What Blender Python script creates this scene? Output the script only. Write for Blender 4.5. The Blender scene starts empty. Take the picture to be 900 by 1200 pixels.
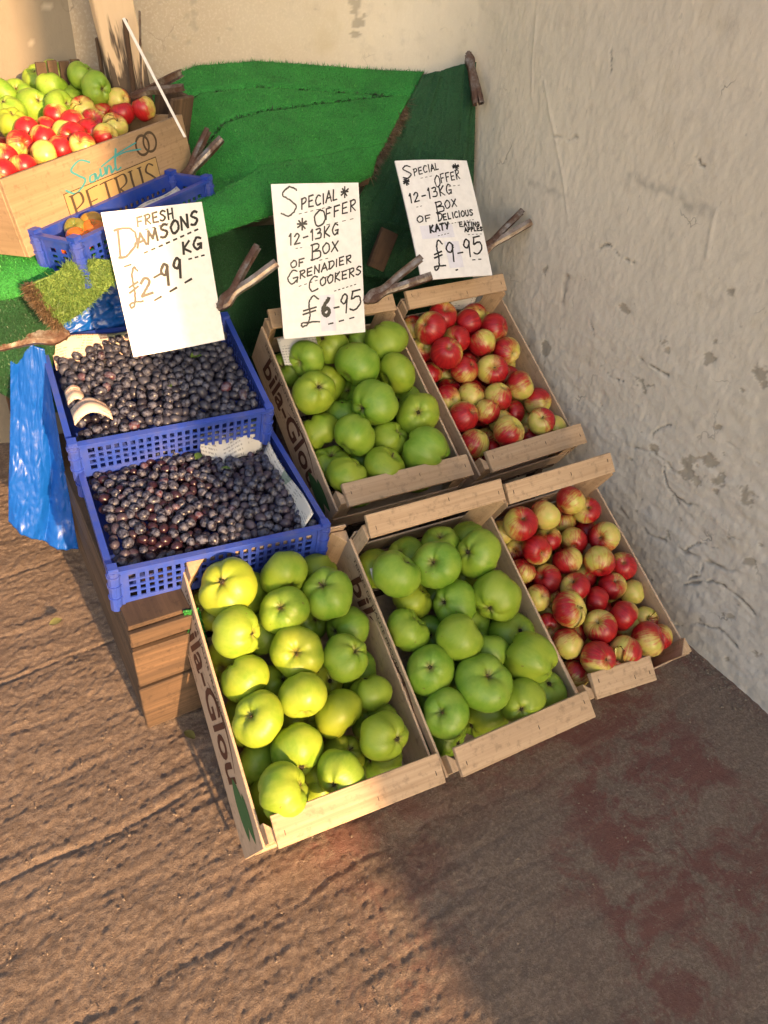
import bpy, bmesh, math, random
import numpy as np
from mathutils import Vector, Matrix, Euler

random.seed(11)
rng = np.random.default_rng(7)
R = math.radians
scene = bpy.context.scene
COL = scene.collection

# ------------------------------------------------------------------ camera
cam_d = bpy.data.cameras.new('camera')
cam_o = bpy.data.objects.new('camera', cam_d)
COL.objects.link(cam_o)
def cam_matrix(pos, yaw, pitch, roll):
    f = Vector((math.sin(yaw) * math.cos(pitch), math.cos(yaw) * math.cos(pitch), -math.sin(pitch)))
    r = Vector((math.cos(yaw), -math.sin(yaw), 0))
    d = f.cross(r)
    k, s = math.cos(roll), math.sin(roll)
    r2 = r * k + d * s
    d2 = -r * s + d * k
    m = Matrix((r2, -d2, -f)).transposed().to_4x4()
    m.translation = pos
    return m
cam_o.matrix_world = cam_matrix(Vector((-1.605, -2.046, 1.544)), R(33.85), R(38.01), R(-6.1))
cam_d.sensor_fit = 'VERTICAL'
cam_d.sensor_height = 36.0
cam_d.lens = 26.01
cam_d.clip_start = 0.05
cam_d.clip_end = 500
scene.camera = cam_o

# ------------------------------------------------------------------ sky and sun
SUN_EL = 16.0
SUN_DIR = Vector((-0.065, 1.0, -math.tan(R(SUN_EL))))      # the way the light travels
world = bpy.data.worlds.new('World')
scene.world = world
world.use_nodes = True
wn = world.node_tree
wn.nodes.clear()
sky = wn.nodes.new('ShaderNodeTexSky')
sky.sky_type = 'NISHITA'
sky.sun_disc = False
sky.sun_elevation = R(SUN_EL)
sky.sun_rotation = math.atan2(0.065, -1.0)
sky.dust_density = 3.6
sky.ozone_density = 0.7
bg = wn.nodes.new('ShaderNodeBackground')
bg.inputs['Strength'].default_value = 0.14
wo = wn.nodes.new('ShaderNodeOutputWorld')
wn.links.new(sky.outputs[0], bg.inputs[0])
wn.links.new(bg.outputs[0], wo.inputs[0])
sun_d = bpy.data.lights.new('sun', 'SUN')
sun_d.energy = 4.6
sun_d.angle = R(0.53)
sun_d.color = (1.0, 0.60, 0.29)
sun_o = bpy.data.objects.new('sun', sun_d)
COL.objects.link(sun_o)
sun_o.rotation_euler = SUN_DIR.to_track_quat('-Z', 'Y').to_euler()
sun_o.location = (0.6, -9, 6)

vs = scene.view_settings
vs.view_transform = 'Standard'
vs.look = 'None'
vs.exposure = 1.36
vs.gamma = 1.0
vs.use_curve_mapping = False
scene.cycles.max_bounces = 6
scene.cycles.use_denoising = True

# ------------------------------------------------------------------ helpers
def tag(o, label=None, cat=None, group=None, kind=None):
    if label: o['label'] = label
    if cat: o['category'] = cat
    if group: o['group'] = group
    if kind: o['kind'] = kind
    return o

def link(name, data, parent=None, mat=None, loc=None, rot=None):
    o = bpy.data.objects.new(name, data)
    COL.objects.link(o)
    if parent: o.parent = parent
    if mat is not None and data is not None and not data.materials:
        data.materials.append(mat)
    if loc is not None: o.location = loc
    if rot is not None: o.rotation_euler = rot
    return o

def empty(name, loc=(0, 0, 0), M=None):
    o = bpy.data.objects.new(name, None)
    o.empty_display_size = 0.05
    COL.objects.link(o)
    if M is not None: o.matrix_world = M
    else: o.location = loc
    return o

def mesh(name, verts, faces, smooth=False):
    me = bpy.data.meshes.new(name)
    if isinstance(verts, np.ndarray): verts = verts.tolist()
    if isinstance(faces, np.ndarray): faces = faces.tolist()
    me.from_pydata(verts, [], faces)
    me.update()
    if smooth:
        me.shade_smooth()
    return me

def box_bm(bm, c, d, rot=None, taper=None):
    """a box of size d centred at c, optionally rotated by Matrix rot"""
    hx, hy, hz = d[0] / 2, d[1] / 2, d[2] / 2
    vv = []
    for sx, sy, sz in ((-1,-1,-1),(1,-1,-1),(1,1,-1),(-1,1,-1),(-1,-1,1),(1,-1,1),(1,1,1),(-1,1,1)):
        p = Vector((sx * hx, sy * hy, sz * hz))
        if rot is not None: p = rot @ p
        vv.append(bm.verts.new(p + Vector(c)))
    for f in ((0,3,2,1),(4,5,6,7),(0,1,5,4),(1,2,6,5),(2,3,7,6),(3,0,4,7)):
        bm.faces.new([vv[i] for i in f])
    return vv

def bm_mesh(name, bm, smooth=False, bevel=0.0, seg=1):
    if bevel > 0:
        bmesh.ops.bevel(bm, geom=bm.edges[:], offset=bevel, segments=seg, affect='EDGES', clamp_overlap=True)
    bmesh.ops.recalc_face_normals(bm, faces=bm.faces[:])
    me = bpy.data.meshes.new(name)
    bm.to_mesh(me); bm.free()
    if smooth: me.shade_smooth()
    return me

def plank(name, parent, d, loc, mat, rot=None, bevel=0.0012, wob=0.0):
    """a board with softened edges, its own mesh; wob moves its corners unevenly"""
    bm = bmesh.new()
    vv = box_bm(bm, (0, 0, 0), d)
    if wob:
        for v in vv:
            v.co += Vector((random.uniform(-wob, wob), random.uniform(-wob, wob) * 0.5, random.uniform(-wob, wob) * 0.5))
    return link(name, bm_mesh(name, bm, bevel=bevel), parent, mat, loc, rot)

def grid_mesh(name, P, smooth=True):
    """P: (n, m, 3) array of points"""
    n, m = P.shape[:2]
    idx = np.arange(n * m).reshape(n, m)
    f = np.stack([idx[:-1, :-1], idx[1:, :-1], idx[1:, 1:], idx[:-1, 1:]], -1).reshape(-1, 4)
    return mesh(name, P.reshape(-1, 3), f, smooth)

def thick_sheet(name, P, t, smooth=True):
    """a closed sheet of thickness t from a grid of points"""
    n, m = P.shape[:2]
    du = np.gradient(P, axis=0); dv = np.gradient(P, axis=1)
    N = np.cross(du, dv); N /= np.linalg.norm(N, axis=2, keepdims=True) + 1e-12
    Q = P - N * t
    idx = np.arange(n * m).reshape(n, m)
    top = np.stack([idx[:-1, :-1], idx[1:, :-1], idx[1:, 1:], idx[:-1, 1:]], -1).reshape(-1, 4)
    bot = (top + n * m)[:, ::-1]
    ring = np.concatenate([idx[0, :-1], idx[:-1, -1], idx[-1, :0:-1], idx[:0:-1, 0]])
    nx = np.roll(ring, -1)
    side = np.stack([ring, nx, nx + n * m, ring + n * m], -1)
    return mesh(name, np.concatenate([P.reshape(-1, 3), Q.reshape(-1, 3)]), np.concatenate([top, bot, side]), smooth)

def frame(o, yaw, tilt, roll=0.0):
    m = Matrix.Rotation(R(yaw), 4, 'Z') @ Matrix.Rotation(R(tilt), 4, 'X') @ Matrix.Rotation(R(roll), 4, 'Y')
    m.translation = Vector(o)
    return m

# value noise on arrays ------------------------------------------------------
_tab = rng.random((256, 256))
def vnoise(x, y):
    xi = np.floor(x).astype(int); yi = np.floor(y).astype(int)
    fx = x - xi; fy = y - yi
    fx = fx * fx * (3 - 2 * fx); fy = fy * fy * (3 - 2 * fy)
    a = _tab[xi & 255, yi & 255]; b = _tab[(xi + 1) & 255, yi & 255]
    c = _tab[xi & 255, (yi + 1) & 255]; d = _tab[(xi + 1) & 255, (yi + 1) & 255]
    return (a * (1 - fx) + b * fx) * (1 - fy) + (c * (1 - fx) + d * fx) * fy - 0.5
def fbm(x, y, oct=4, gain=0.5):
    s = 0; a = 1.0
    for i in range(oct):
        s = s + a * vnoise(x * 2 ** i + 17.3 * i, y * 2 ** i + 9.1 * i); a *= gain
    return s

# ------------------------------------------------------------------ materials
class NT:
    def __init__(self, name):
        self.m = bpy.data.materials.new(name)
        self.m.use_nodes = True
        self.t = self.m.node_tree
        self.b = self.t.nodes['Principled BSDF']
        self.out = self.t.nodes['Material Output']
    def n(self, typ, **kw):
        nd = self.t.nodes.new('ShaderNode' + typ)
        for k, v in kw.items():
            if k in nd.inputs: self.set(nd.inputs[k], v)
            else: setattr(nd, k, v)
        return nd
    def set(self, sock, v):
        if hasattr(v, 'links') or isinstance(v, bpy.types.NodeSocket): self.t.links.new(v, sock)
        else: sock.default_value = v
    def coord(self, kind='Object'):
        return self.n('TexCoord').outputs[kind]
    def mapping(self, vec, scale=(1, 1, 1), loc=(0, 0, 0), rot=(0, 0, 0)):
        nd = self.n('Mapping')
        nd.inputs['Scale'].default_value = scale; nd.inputs['Location'].default_value = loc; nd.inputs['Rotation'].default_value = rot
        self.t.links.new(vec, nd.inputs['Vector'])
        return nd.outputs[0]
    def noise(self, vec, scale, detail=4.0, rough=0.55, dist=0.0, out=0):
        nd = self.n('TexNoise')
        nd.inputs['Scale'].default_value = scale; nd.inputs['Detail'].default_value = detail
        nd.inputs['Roughness'].default_value = rough; nd.inputs['Distortion'].default_value = dist
        self.t.links.new(vec, nd.inputs['Vector'])
        return nd.outputs[out]
    def voro(self, vec, scale, feature='F1', rand=1.0, out=0):
        nd = self.n('TexVoronoi'); nd.feature = feature
        nd.inputs['Scale'].default_value = scale; nd.inputs['Randomness'].default_value = rand
        self.t.links.new(vec, nd.inputs['Vector'])
        return nd.outputs[out]
    def ramp(self, fac, stops, interp='LINEAR'):
        nd = self.n('ValToRGB'); cr = nd.color_ramp; cr.interpolation = interp
        while len(cr.elements) < len(stops): cr.elements.new(0.5)
        for e, (p, c) in zip(cr.elements, stops):
            e.position = p
            e.color = (c, c, c, 1) if isinstance(c, (int, float)) else (*c, 1)
        self.set(nd.inputs[0], fac)
        return nd.outputs[0]
    def mix(self, fac, a, b, mode='MIX'):
        nd = self.n('MixRGB'); nd.blend_type = mode
        for i, v in enumerate((fac, a, b)):
            if isinstance(v, tuple) and len(v) == 3: v = (*v, 1)
            self.set(nd.inputs[i], v)
        return nd.outputs[0]
    def math(self, op, a, b=0.0, clamp=False):
        nd = self.n('Math'); nd.operation = op; nd.use_clamp = clamp
        self.set(nd.inputs[0], a); self.set(nd.inputs[1], b)
        return nd.outputs[0]
    def rnd(self):
        return self.n('ObjectInfo').outputs['Random']
    def attr(self, name):
        nd = self.n('Attribute'); nd.attribute_name = name
        return nd.outputs['Fac']
    def bump(self, h, strength=0.3, dist=0.002):
        nd = self.n('Bump'); nd.inputs['Strength'].default_value = strength; nd.inputs['Distance'].default_value = dist
        self.set(nd.inputs['Height'], h)
        self.t.links.new(nd.outputs[0], self.b.inputs['Normal'])
        return nd.outputs[0]
    def done(self, col=None, rough=None, **kw):
        if col is not None:
            if isinstance(col, tuple): col = (*col[:3], 1)
            self.set(self.b.inputs['Base Color'], col)
        if rough is not None: self.set(self.b.inputs['Roughness'], rough)
        for k, v in kw.items(): self.set(self.b.inputs[k.replace('_', ' ')], v)
        return self.m

def wood(name, light, dark, axis, rough=0.7, stain=0.25, grain=1.0):
    q = NT(name)
    c = q.coord()
    seed = q.n('CombineXYZ'); r = q.rnd()
    for i in range(3): q.t.links.new(q.math('MULTIPLY', r, 13.0 + 7 * i), seed.inputs[i])
    add = q.n('VectorMath'); add.operation = 'ADD'
    q.t.links.new(c, add.inputs[0]); q.t.links.new(seed.outputs[0], add.inputs[1])
    v = add.outputs[0]
    sc = [110 * grain] * 3; sc[axis] = 3.0
    g = q.noise(q.mapping(v, tuple(sc)), 1.0, 3, 0.6, 0.6)
    big = [14.0] * 3; big[axis] = 2.2
    b = q.noise(q.mapping(v, tuple(big)), 1.0, 3, 0.5, 0.4)
    col = q.mix(q.ramp(g, [(0.34, 0.0), (0.7, 1.0)]), dark, light)
    col = q.mix(q.math('MULTIPLY', q.ramp(b, [(0.40, 0.0), (0.62, 1.0)]), stain * 1.25), col, tuple(x * 0.62 for x in dark))
    col = q.mix(q.math('MULTIPLY', r, 0.28), col, tuple(x * 0.80 for x in light))
    dirt = q.noise(v, 55, 4, 0.7)
    col = q.mix(q.math('MULTIPLY', q.ramp(dirt, [(0.54, 0.0), (0.70, 1.0)]), 0.5), col, tuple(x * 0.4 for x in dark))
    q.bump(g, 0.25, 0.0012)
    return q.done(col, rough)

PINE = [wood('pine_%s' % 'xyz'[i], (0.60, 0.42, 0.265), (0.44, 0.29, 0.168), i) for i in range(3)]
PLY = [wood('plywood_%s' % 'xyz'[i], (0.57, 0.415, 0.285), (0.47, 0.335, 0.225), i, stain=0.16) for i in range(3)]
BOXW = [wood('box_wood_%s' % 'xyz'[i], (0.38, 0.26, 0.155), (0.30, 0.20, 0.115), i, stain=0.3) for i in range(3)]
OLDW = [wood('old_board_%s' % 'xyz'[i], (0.165, 0.10, 0.056), (0.065, 0.040, 0.025), i, 0.85, 0.6, 0.7) for i in range(3)]
DARKW = [wood('dark_board_%s' % 'xyz'[i], (0.10, 0.055, 0.03), (0.05, 0.028, 0.016), i, 0.85, 0.6, 0.7) for i in range(3)]

def flat(name, col, rough=0.6, **kw):
    q = NT(name)
    c = q.coord()
    nz = q.noise(c, 60, 4)
    cc = q.mix(q.math('MULTIPLY', q.ramp(nz, [(0.4, 0.0), (0.7, 1.0)]), 0.22), col, tuple(x * 0.6 for x in col))
    return q.done(cc, rough, **kw)

INK = flat('marker_ink', (0.008, 0.008, 0.009), 0.45)
BROWN_PRINT = flat('brown_print', (0.085, 0.028, 0.014), 0.7)
GREEN_PRINT = flat('green_print', (0.045, 0.13, 0.04), 0.7)
TEAL_PRINT = flat('teal_print', (0.05, 0.26, 0.28), 0.7)
DARK_PRINT = flat('dark_print', (0.07, 0.045, 0.025), 0.7)
TAN_PRINT = flat('tan_print', (0.40, 0.27, 0.11), 0.7)
STAPLE = flat('staple_metal', (0.12, 0.09, 0.07), 0.5, Metallic=0.7)
CARD = flat('white_card', (0.80, 0.79, 0.78), 0.42)

def m_rust():
    q = NT('rusty_steel'); c = q.coord()
    a = q.noise(c, 26, 5, 0.65); b = q.noise(c, 140, 3, 0.6)
    col = q.ramp(a, [(0.32, (0.045, 0.020, 0.013)), (0.46, (0.095, 0.048, 0.032)), (0.55, (0.15, 0.115, 0.095)), (0.64, (0.27, 0.24, 0.215))])
    col = q.mix(q.math('MULTIPLY', q.ramp(b, [(0.45, 0.0), (0.7, 1.0)]), 0.4), col, (0.05, 0.022, 0.014))
    q.bump(b, 0.5, 0.001)
    return q.done(col, q.ramp(a, [(0.4, 0.75), (0.75, 0.38)]), Metallic=q.ramp(a, [(0.45, 0.2), (0.62, 0.85)]))
RUST = m_rust()

def m_steel():
    q = NT('worn_steel_tube'); c = q.coord()
    a = q.noise(c, 30, 5, 0.65)
    col = q.ramp(a, [(0.35, (0.10, 0.045, 0.025)), (0.5, (0.21, 0.16, 0.125)), (0.7, (0.33, 0.29, 0.25))])
    q.bump(a, 0.3, 0.0008)
    return q.done(col, 0.42, Metallic=0.65)
STEEL = m_steel()

def m_blue(name, col, rough=0.35):
    q = NT(name); c = q.coord()
    a = q.noise(c, 30, 4, 0.6)
    cc = q.mix(q.math('MULTIPLY', q.ramp(a, [(0.45, 0.0), (0.75, 1.0)]), 0.35), col, (0.10, 0.11, 0.20))
    dust = q.noise(c, 9, 4, 0.6)
    cc = q.mix(q.math('MULTIPLY', q.ramp(dust, [(0.5, 0.0), (0.8, 1.0)]), 0.22), cc, (0.24, 0.21, 0.20))
    return q.done(cc, rough)
BLUE_CRATE = m_blue('blue_crate_plastic', (0.030, 0.068, 0.40))
BLUE_TRAY = m_blue('blue_tray_plastic', (0.015, 0.05, 0.36))

def m_bag():
    q = NT('blue_bag_film'); c = q.coord()
    a = q.noise(c, 18, 4, 0.6, 0.8)
    q.bump(a, 0.35, 0.004)
    return q.done((0.003, 0.078, 0.40), 0.38, Coat_Weight=0.08, Coat_Roughness=0.2)
BAG = m_bag()

def m_turf(name, c1, c2):
    q = NT(name); c = q.coord()
    a = q.noise(c, 260, 3, 0.7); b = q.noise(c, 11, 4, 0.6)
    col = q.mix(q.ramp(a, [(0.35, 0.0), (0.65, 1.0)]), c1, c2)
    col = q.mix(q.math('MULTIPLY', q.ramp(b, [(0.42, 0.0), (0.68, 1.0)]), 0.45), col, tuple(x * 0.55 for x in c1))
    q.bump(a, 0.8, 0.004)
    return q.done(col, 0.75)
TURF = m_turf('green_turf', (0.010, 0.14, 0.020), (0.034, 0.31, 0.045))
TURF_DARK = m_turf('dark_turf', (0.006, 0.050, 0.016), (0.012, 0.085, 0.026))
TURF_DRY = m_turf('pale_turf', (0.10, 0.19, 0.035), (0.21, 0.30, 0.07))
FRAY = flat('brown_backing_fibre', (0.105, 0.068, 0.040), 0.9)

def m_blade(name, c1, c2):
    q = NT(name)
    g = q.n('NewGeometry').outputs['Random Per Island']
    c = q.coord(); d = q.noise(c, 7, 5, 0.65)
    col = q.mix(q.math('POWER', g, 1.6), c1, c2)
    col = q.mix(q.math('MULTIPLY', q.ramp(d, [(0.45, 0.0), (0.68, 1.0)]), 0.55), col, tuple(x * 0.6 + 0.01 for x in c1))
    return q.done(col, 0.5)
BLADE = m_blade('turf_pile', (0.007, 0.11, 0.014), (0.075, 0.50, 0.075))
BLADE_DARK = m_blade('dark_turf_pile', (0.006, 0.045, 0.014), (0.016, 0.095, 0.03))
BLADE_DRY = m_blade('pale_turf_pile', (0.07, 0.15, 0.03), (0.17, 0.26, 0.06))
BLADE_GROOVE_SHADE = m_blade('turf_groove_shade', (0.004, 0.016, 0.005), (0.010, 0.04, 0.010))
BLADE_FRAY = m_blade('frayed_fibre', (0.06, 0.04, 0.022), (0.20, 0.13, 0.075))

def m_paper(name, col, ink, ang=0.0):
    q = NT(name); c = q.coord('UV')
    v = q.mapping(c, (1, 1, 1), rot=(0, 0, ang))
    sep = q.n('SeparateXYZ'); q.t.links.new(v, sep.inputs[0])
    line = q.math('GREATER_THAN', q.math('SINE', q.math('MULTIPLY', sep.outputs[1], 210.0)), 0.15)
    word = q.math('GREATER_THAN', q.noise(q.mapping(v, (60, 14, 1)), 1.0, 1), 0.47)
    colm = q.math('GREATER_THAN', q.math('SINE', q.math('MULTIPLY', sep.outputs[0], 24.0)), -0.75)
    blk = q.math('GREATER_THAN', q.noise(v, 3.2, 1), 0.42)
    txt = q.math('MULTIPLY', q.math('MULTIPLY', line, word), q.math('MULTIPLY', colm, blk))
    pic = q.math('GREATER_THAN', q.noise(v, 2.3, 0), 0.66)
    cc = q.mix(q.math('MULTIPLY', txt, 0.55), col, ink)
    cc = q.mix(q.math('MULTIPLY', pic, 0.7), cc, (0.08, 0.16, 0.10))
    return q.done(cc, 0.8)
PAPER = m_paper('newsprint', (0.56, 0.54, 0.50), (0.10, 0.10, 0.10))
PAPER_PINK = m_paper('pale_newsprint', (0.60, 0.48, 0.40), (0.30, 0.06, 0.04))
# ------------------------------------------------------------------ floor
def axis(lo, hi, step, far):
    a = np.arange(lo, hi + 1e-6, step)
    left, right, d = [], [], step
    x = lo
    while x > -far:
        d *= 1.6; x -= d; left.append(x)
    x, d = hi, step
    while x < far:
        d *= 1.6; x += d; right.append(x)
    return np.concatenate([left[::-1], a, right])
fx = axis(-2.05, 0.03, 0.0044, 220)
fy = axis(-2.15, 0.30, 0.0044, 220)
X, Y = np.meshgrid(fx, fy, indexing='ij')
near = np.clip(1.5 - np.maximum(np.abs(X + 1.0) - 1.2, np.abs(Y + 0.9) - 1.5), 0, 1)
warp = 0.035 * fbm(X * 3.0, Y * 3.0, 3)
rid = vnoise((Y + warp) * 15.0 + 40, X * 1.0) * 0.55 + vnoise((Y + warp + .06 * X) * 42.0 + 90, X * 1.7) * 0.9 + vnoise((Y + warp - .04 * X) * 90.0 + 20, X * 5) * 0.7
rid = np.where(rid > 0, rid * 0.7, rid * 1.5)
smooth_zone = 1 / (1 + np.exp(-np.clip(X + 0.93 + 0.15 * fbm(X * 4, Y * 4, 2), -4, 4) * 14))       # worn painted concrete by the wall
amp = 1 - 0.62 * smooth_zone
lump = fbm(X * 26, Y * 38, 3, 0.5); ca, sa = math.cos(.6), math.sin(.6); grit = 0.6 * fbm((X * ca + Y * sa) * 90 + 3, (Y * ca - X * sa) * 105, 2, 0.8) + 0.6 * vnoise((X * sa - Y * ca) * 150, (Y * sa + X * ca) * 170 + 7)
H = near * amp * (0.0030 * rid + 0.0013 * lump + 0.0038 * grit) - 0.004
gro = np.exp(-((Y + warp * 1.5 + 1.02 - 0.05 * X) / 0.006) ** 2) + np.exp(-((Y + warp * 2 + 0.62) / 0.005) ** 2) + np.exp(-((Y + warp * 2 + 1.44) / 0.005) ** 2) * 0.7
H -= near * amp * 0.004 * gro
me = grid_mesh('floor', np.stack([X, Y, H], -1))
def m_floor():
    q = NT('rough_concrete'); c = q.coord()
    a = q.noise(c, 5.0, 5, 0.6, 0.4); b = q.noise(c, 75, 6, 0.78); f = q.noise(c, 380, 4, 0.75)
    col = q.ramp(a, [(0.30, (0.150, 0.105, 0.078)), (0.50, (0.205, 0.145, 0.105)), (0.72, (0.265, 0.190, 0.138))])
    col = q.mix(q.math('MULTIPLY', q.ramp(b, [(0.46, 0.0), (0.60, 1.0)]), 0.60), col, (0.36, 0.27, 0.20))
    col = q.mix(q.math('MULTIPLY', q.ramp(f, [(0.50, 0.0), (0.62, 1.0)]), 0.55), col, (0.085, 0.062, 0.048))
    sep = q.n('SeparateXYZ'); q.t.links.new(c, sep.inputs[0])
    # worn grey-brown screed and flakes of red floor paint towards the wall
    wz = q.math('ADD', sep.outputs[0], q.math('MULTIPLY', q.math('SUBTRACT', a, 0.5), 0.9))
    worn = q.ramp(wz, [(0.0, 0.0), (1.0, 1.0)])
    mr = q.n('MapRange'); q.t.links.new(wz, mr.inputs[0]); mr.inputs[1].default_value = -1.10; mr.inputs[2].default_value = -0.80
    col = q.mix(q.math('MULTIPLY', mr.outputs[0], 0.62), col, q.ramp(q.noise(c, 150, 6, 0.75), [(0.34, (0.135, 0.095, 0.074)), (0.50, (0.20, 0.146, 0.113)), (0.66, (0.32, 0.25, 0.195))]))
    p = q.noise(c, 9.0, 8, 0.8, 0.5); p2 = q.noise(q.mapping(c, (1, 1, 1), (3, 8, 1)), 2.2, 2, 0.5)
    red = q.math('MULTIPLY', q.ramp(p, [(0.45, 0.0), (0.55, 1.0)]), q.ramp(p2, [(0.42, 0.0), (0.56, 1.0)]))
    mr2 = q.n('MapRange'); q.t.links.new(wz, mr2.inputs[0]); mr2.inputs[1].default_value = -1.35; mr2.inputs[2].default_value = -1.0
    red = q.math('MULTIPLY', red, mr2.outputs[0])
    col = q.mix(q.math('MULTIPLY', red, 0.78), col, (0.170, 0.060, 0.049))
    pk = q.ramp(q.voro(c, 170, 'F1'), [(0.06, 1.0), (0.12, 0.0)])
    col = q.mix(q.math('MULTIPLY', pk, 0.5), col, (0.52, 0.45, 0.37))
    hh = q.math('ADD', b, q.math('MULTIPLY', f, 0.5))
    q.bump(hh, 1.0, 0.007)
    return q.done(col, 0.92)
fl = link('floor', me, None, m_floor())
tag(fl, 'rough ridged concrete floor with worn red paint towards the wall', kind='structure')

# ------------------------------------------------------------------ walls
CRACKS = [[(-0.93, 0.223), (-1.014, 0.217), (-1.085, 0.233), (-1.173, 0.255), (-1.235, 0.269), (-1.291, 0.292), (-1.351, 0.32), (-1.424, 0.314)], [(-0.877, 0.425), (-0.963, 0.466), (-1.015, 0.455), (-1.103, 0.442)], [(-1.23, 0.009), (-1.295, 0.085), (-1.372, 0.115), (-1.469, 0.091)], [(-1.164, 0.613), (-1.26, 0.596)], [(-0.826, 0.679), (-0.874, 0.678), (-0.931, 0.682)], [(-0.916, 0.116), (-1.027, 0.085), (-1.144, 0.092)], [(-1.216, 0.155), (-1.275, 0.231), (-1.341, 0.253), (-1.423, 0.232)], [(-1.072, 0.377), (-1.175, 0.405), (-1.253, 0.375), (-1.295, 0.397)], [(-0.596, 0.498), (-0.68, 0.508), (-0.76, 0.484)], [(-0.211, 1.136), (-0.317, 1.123), (-0.403, 1.148)], [(-0.56, 0.885), (-0.604, 0.922), (-0.659, 0.91), (-0.721, 0.905)], [(-0.447, 1.359), (-0.471, 1.313), (-0.471, 1.281)], [(-0.803, 1.194), (-0.84, 1.175)], [(-0.487, 0.785), (-0.490, 0.715)], [(-1.015, .455), (-1.04, .40), (-1.10, .37)], [(-1.235, .269), (-1.25, .22), (-1.22, .18)], [(-.963, .466), (-.95, .52), (-.99, .56)], [(-1.173, .255), (-1.20, .31), (-1.26, .33)], [(-.70, .60), (-.76, .585), (-.80, .60)], [(-.62, .70), (-.66, .66), (-.73, .66)]]
CR_W = [1.5, 1.1, 0.8, 0.6, 0.7, 0.7, 0.9, 0.7, 0.5, 0.9, 0.6, 0.5, 0.5, 2.6, .7, .8, .6, .6, .5, .5] # relative widths
RIDGES = [[(-0.224, 1.251), (-0.317, 1.123), (-0.385, 1.028), (-0.426, 0.952)], [(-0.141, 1.394), (-0.158, 1.297), (-0.182, 1.204)], [(-0.903, 1.099), (-0.922, 0.992)]]
CHIPS = [(-0.869, 0.616, 0.02), (-1.03, 0.776, 0.016), (-1.175, 0.803, 0.022), (-1.097, 0.481, 0.03), (-1.137, 0.537, 0.016), (-1.177, 0.507, 0.016), (-1.264, 0.505, 0.022), (-1.367, 0.173, 0.012), (-0.469, 0.549, 0.02), (-0.972, 0.472, 0.012), (-1.118, 0.625, 0.01), (-1.351, 0.353, 0.012), (-1.473, 0.127, 0.012), (-1.008, 0.941, 0.012), (-0.723, 0.785, 0.014), (-0.885, 0.762, 0.012), (-0.38, 0.765, 0.014), (-0.906, 0.739, 0.01), (-1.025, 0.82, 0.008)]
SMUDGE = [((-0.619, 1.101), (-0.889, 1.087), 0.012), ((-0.246, 0.983), (-0.404, 0.994), 0.010)]

def seg_dist(px, py, pts):
    d = np.full(px.shape, 9.0)
    for (x0, y0), (x1, y1) in zip(pts[:-1], pts[1:]):
        dx, dy = x1 - x0, y1 - y0
        t = np.clip(((px - x0) * dx + (py - y0) * dy) / (dx * dx + dy * dy), 0, 1)
        d = np.minimum(d, np.hypot(px - x0 - t * dx, py - y0 - t * dy))
    return d

# plan path: right-hand wall, a rounded corner, then the back wall
RC = 0.36; BY = 0.405
s_near = np.arange(-1.62, BY - RC, 0.0042)
path = [(0.0, y, -1.0, 0.0, y) for y in (-3.4, -3.0, -2.6, -2.3, -2.1, -1.95, -1.85, -1.78, -1.72, -1.67, -1.64)] + [(0.0, y, -1.0, 0.0, y) for y in s_near]
s = BY - RC
for a in np.linspace(0, math.pi / 2, 70):
    path.append((-RC + RC * math.cos(a), BY - RC + RC * math.sin(a), -math.cos(a), -math.sin(a), s + a * RC))
s_end = s + RC * math.pi / 2
for x in np.arange(-RC - 0.0062, -1.13, -0.0062):
    path.append((x, BY, 0.0, -1.0, s_end + (-RC - x)))
path = np.array(path)
wz = np.concatenate([np.arange(-0.03, 1.62, 0.0045), np.array([1.66, 1.75, 1.9, 2.1, 2.4, 2.7])])
S, Z = np.meshgrid(path[:, 4], wz, indexing='ij')
jx = 0.012 * fbm(S * 40, Z * 40, 3); jz = 0.012 * fbm(S * 40 + 50, Z * 40, 3)
crack = np.zeros_like(S)
for pl, w in zip(CRACKS, CR_W):
    d = seg_dist(S + jx, Z + jz, pl)
    wob = 0.5 + 1.1 * np.clip(vnoise(S * 30, Z * 30) + 0.5, 0, 1)
    crack = np.maximum(crack, np.exp(-(d / (0.0030 * w * wob)) ** 2))
crack *= np.clip(0.55 + 2.2 * fbm(S * 16 + 5, Z * 16, 3, 0.6), 0.08, 1.0)
ridge = np.zeros_like(S)
for pl in RIDGES:
    ridge = np.maximum(ridge, np.exp(-(seg_dist(S + jx * 0.3, Z, pl) / 0.0035) ** 2))
chip = np.zeros_like(S)
edge = 1.5 * fbm(S * 48, Z * 55, 5, 0.62)
def addchip(cs, cz, r):
    global chip
    d = np.hypot(S - cs, (Z - cz) * 1.1) / r + edge
    chip = np.maximum(chip, np.clip((1.0 - d) * 6, 0, 1))
for c_ in CHIPS: addchip(*c_)
for k in range(60):                    # small flaking spots, thicker low down on the wall
    addchip(rng.uniform(-1.7, 0.0), rng.uniform(0.02, 0.85) * rng.uniform(0.4, 1), rng.uniform(0.003, 0.008))
def onback(x): return s_end + (-RC - x)
for x_, z_, r_ in ((-0.28, 1.335, 0.022), (-0.265, 1.31, 0.016), (-0.27, 1.28, 0.012), (-0.275, 1.36, 0.02), (-0.24, 1.33, 0.008)): addchip(onback(x_), z_, r_)
for k in range(80):                    # scabby flakes on the left of the back wall
    addchip(onback(rng.uniform(-1.10, -0.72)), rng.uniform(1.12, 1.6), rng.uniform(0.003, 0.012))
smudge = np.zeros_like(S)
for p0, p1, w in SMUDGE:
    smudge = np.maximum(smudge, np.exp(-(seg_dist(S, Z + jz, [p0, p1]) / w) ** 2) * np.clip(0.6 + 1.5 * vnoise(S * 60, Z * 60), 0, 1))
low = np.clip((0.95 - Z) / 0.5, 0, 1) * (S < 0.1)
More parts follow.
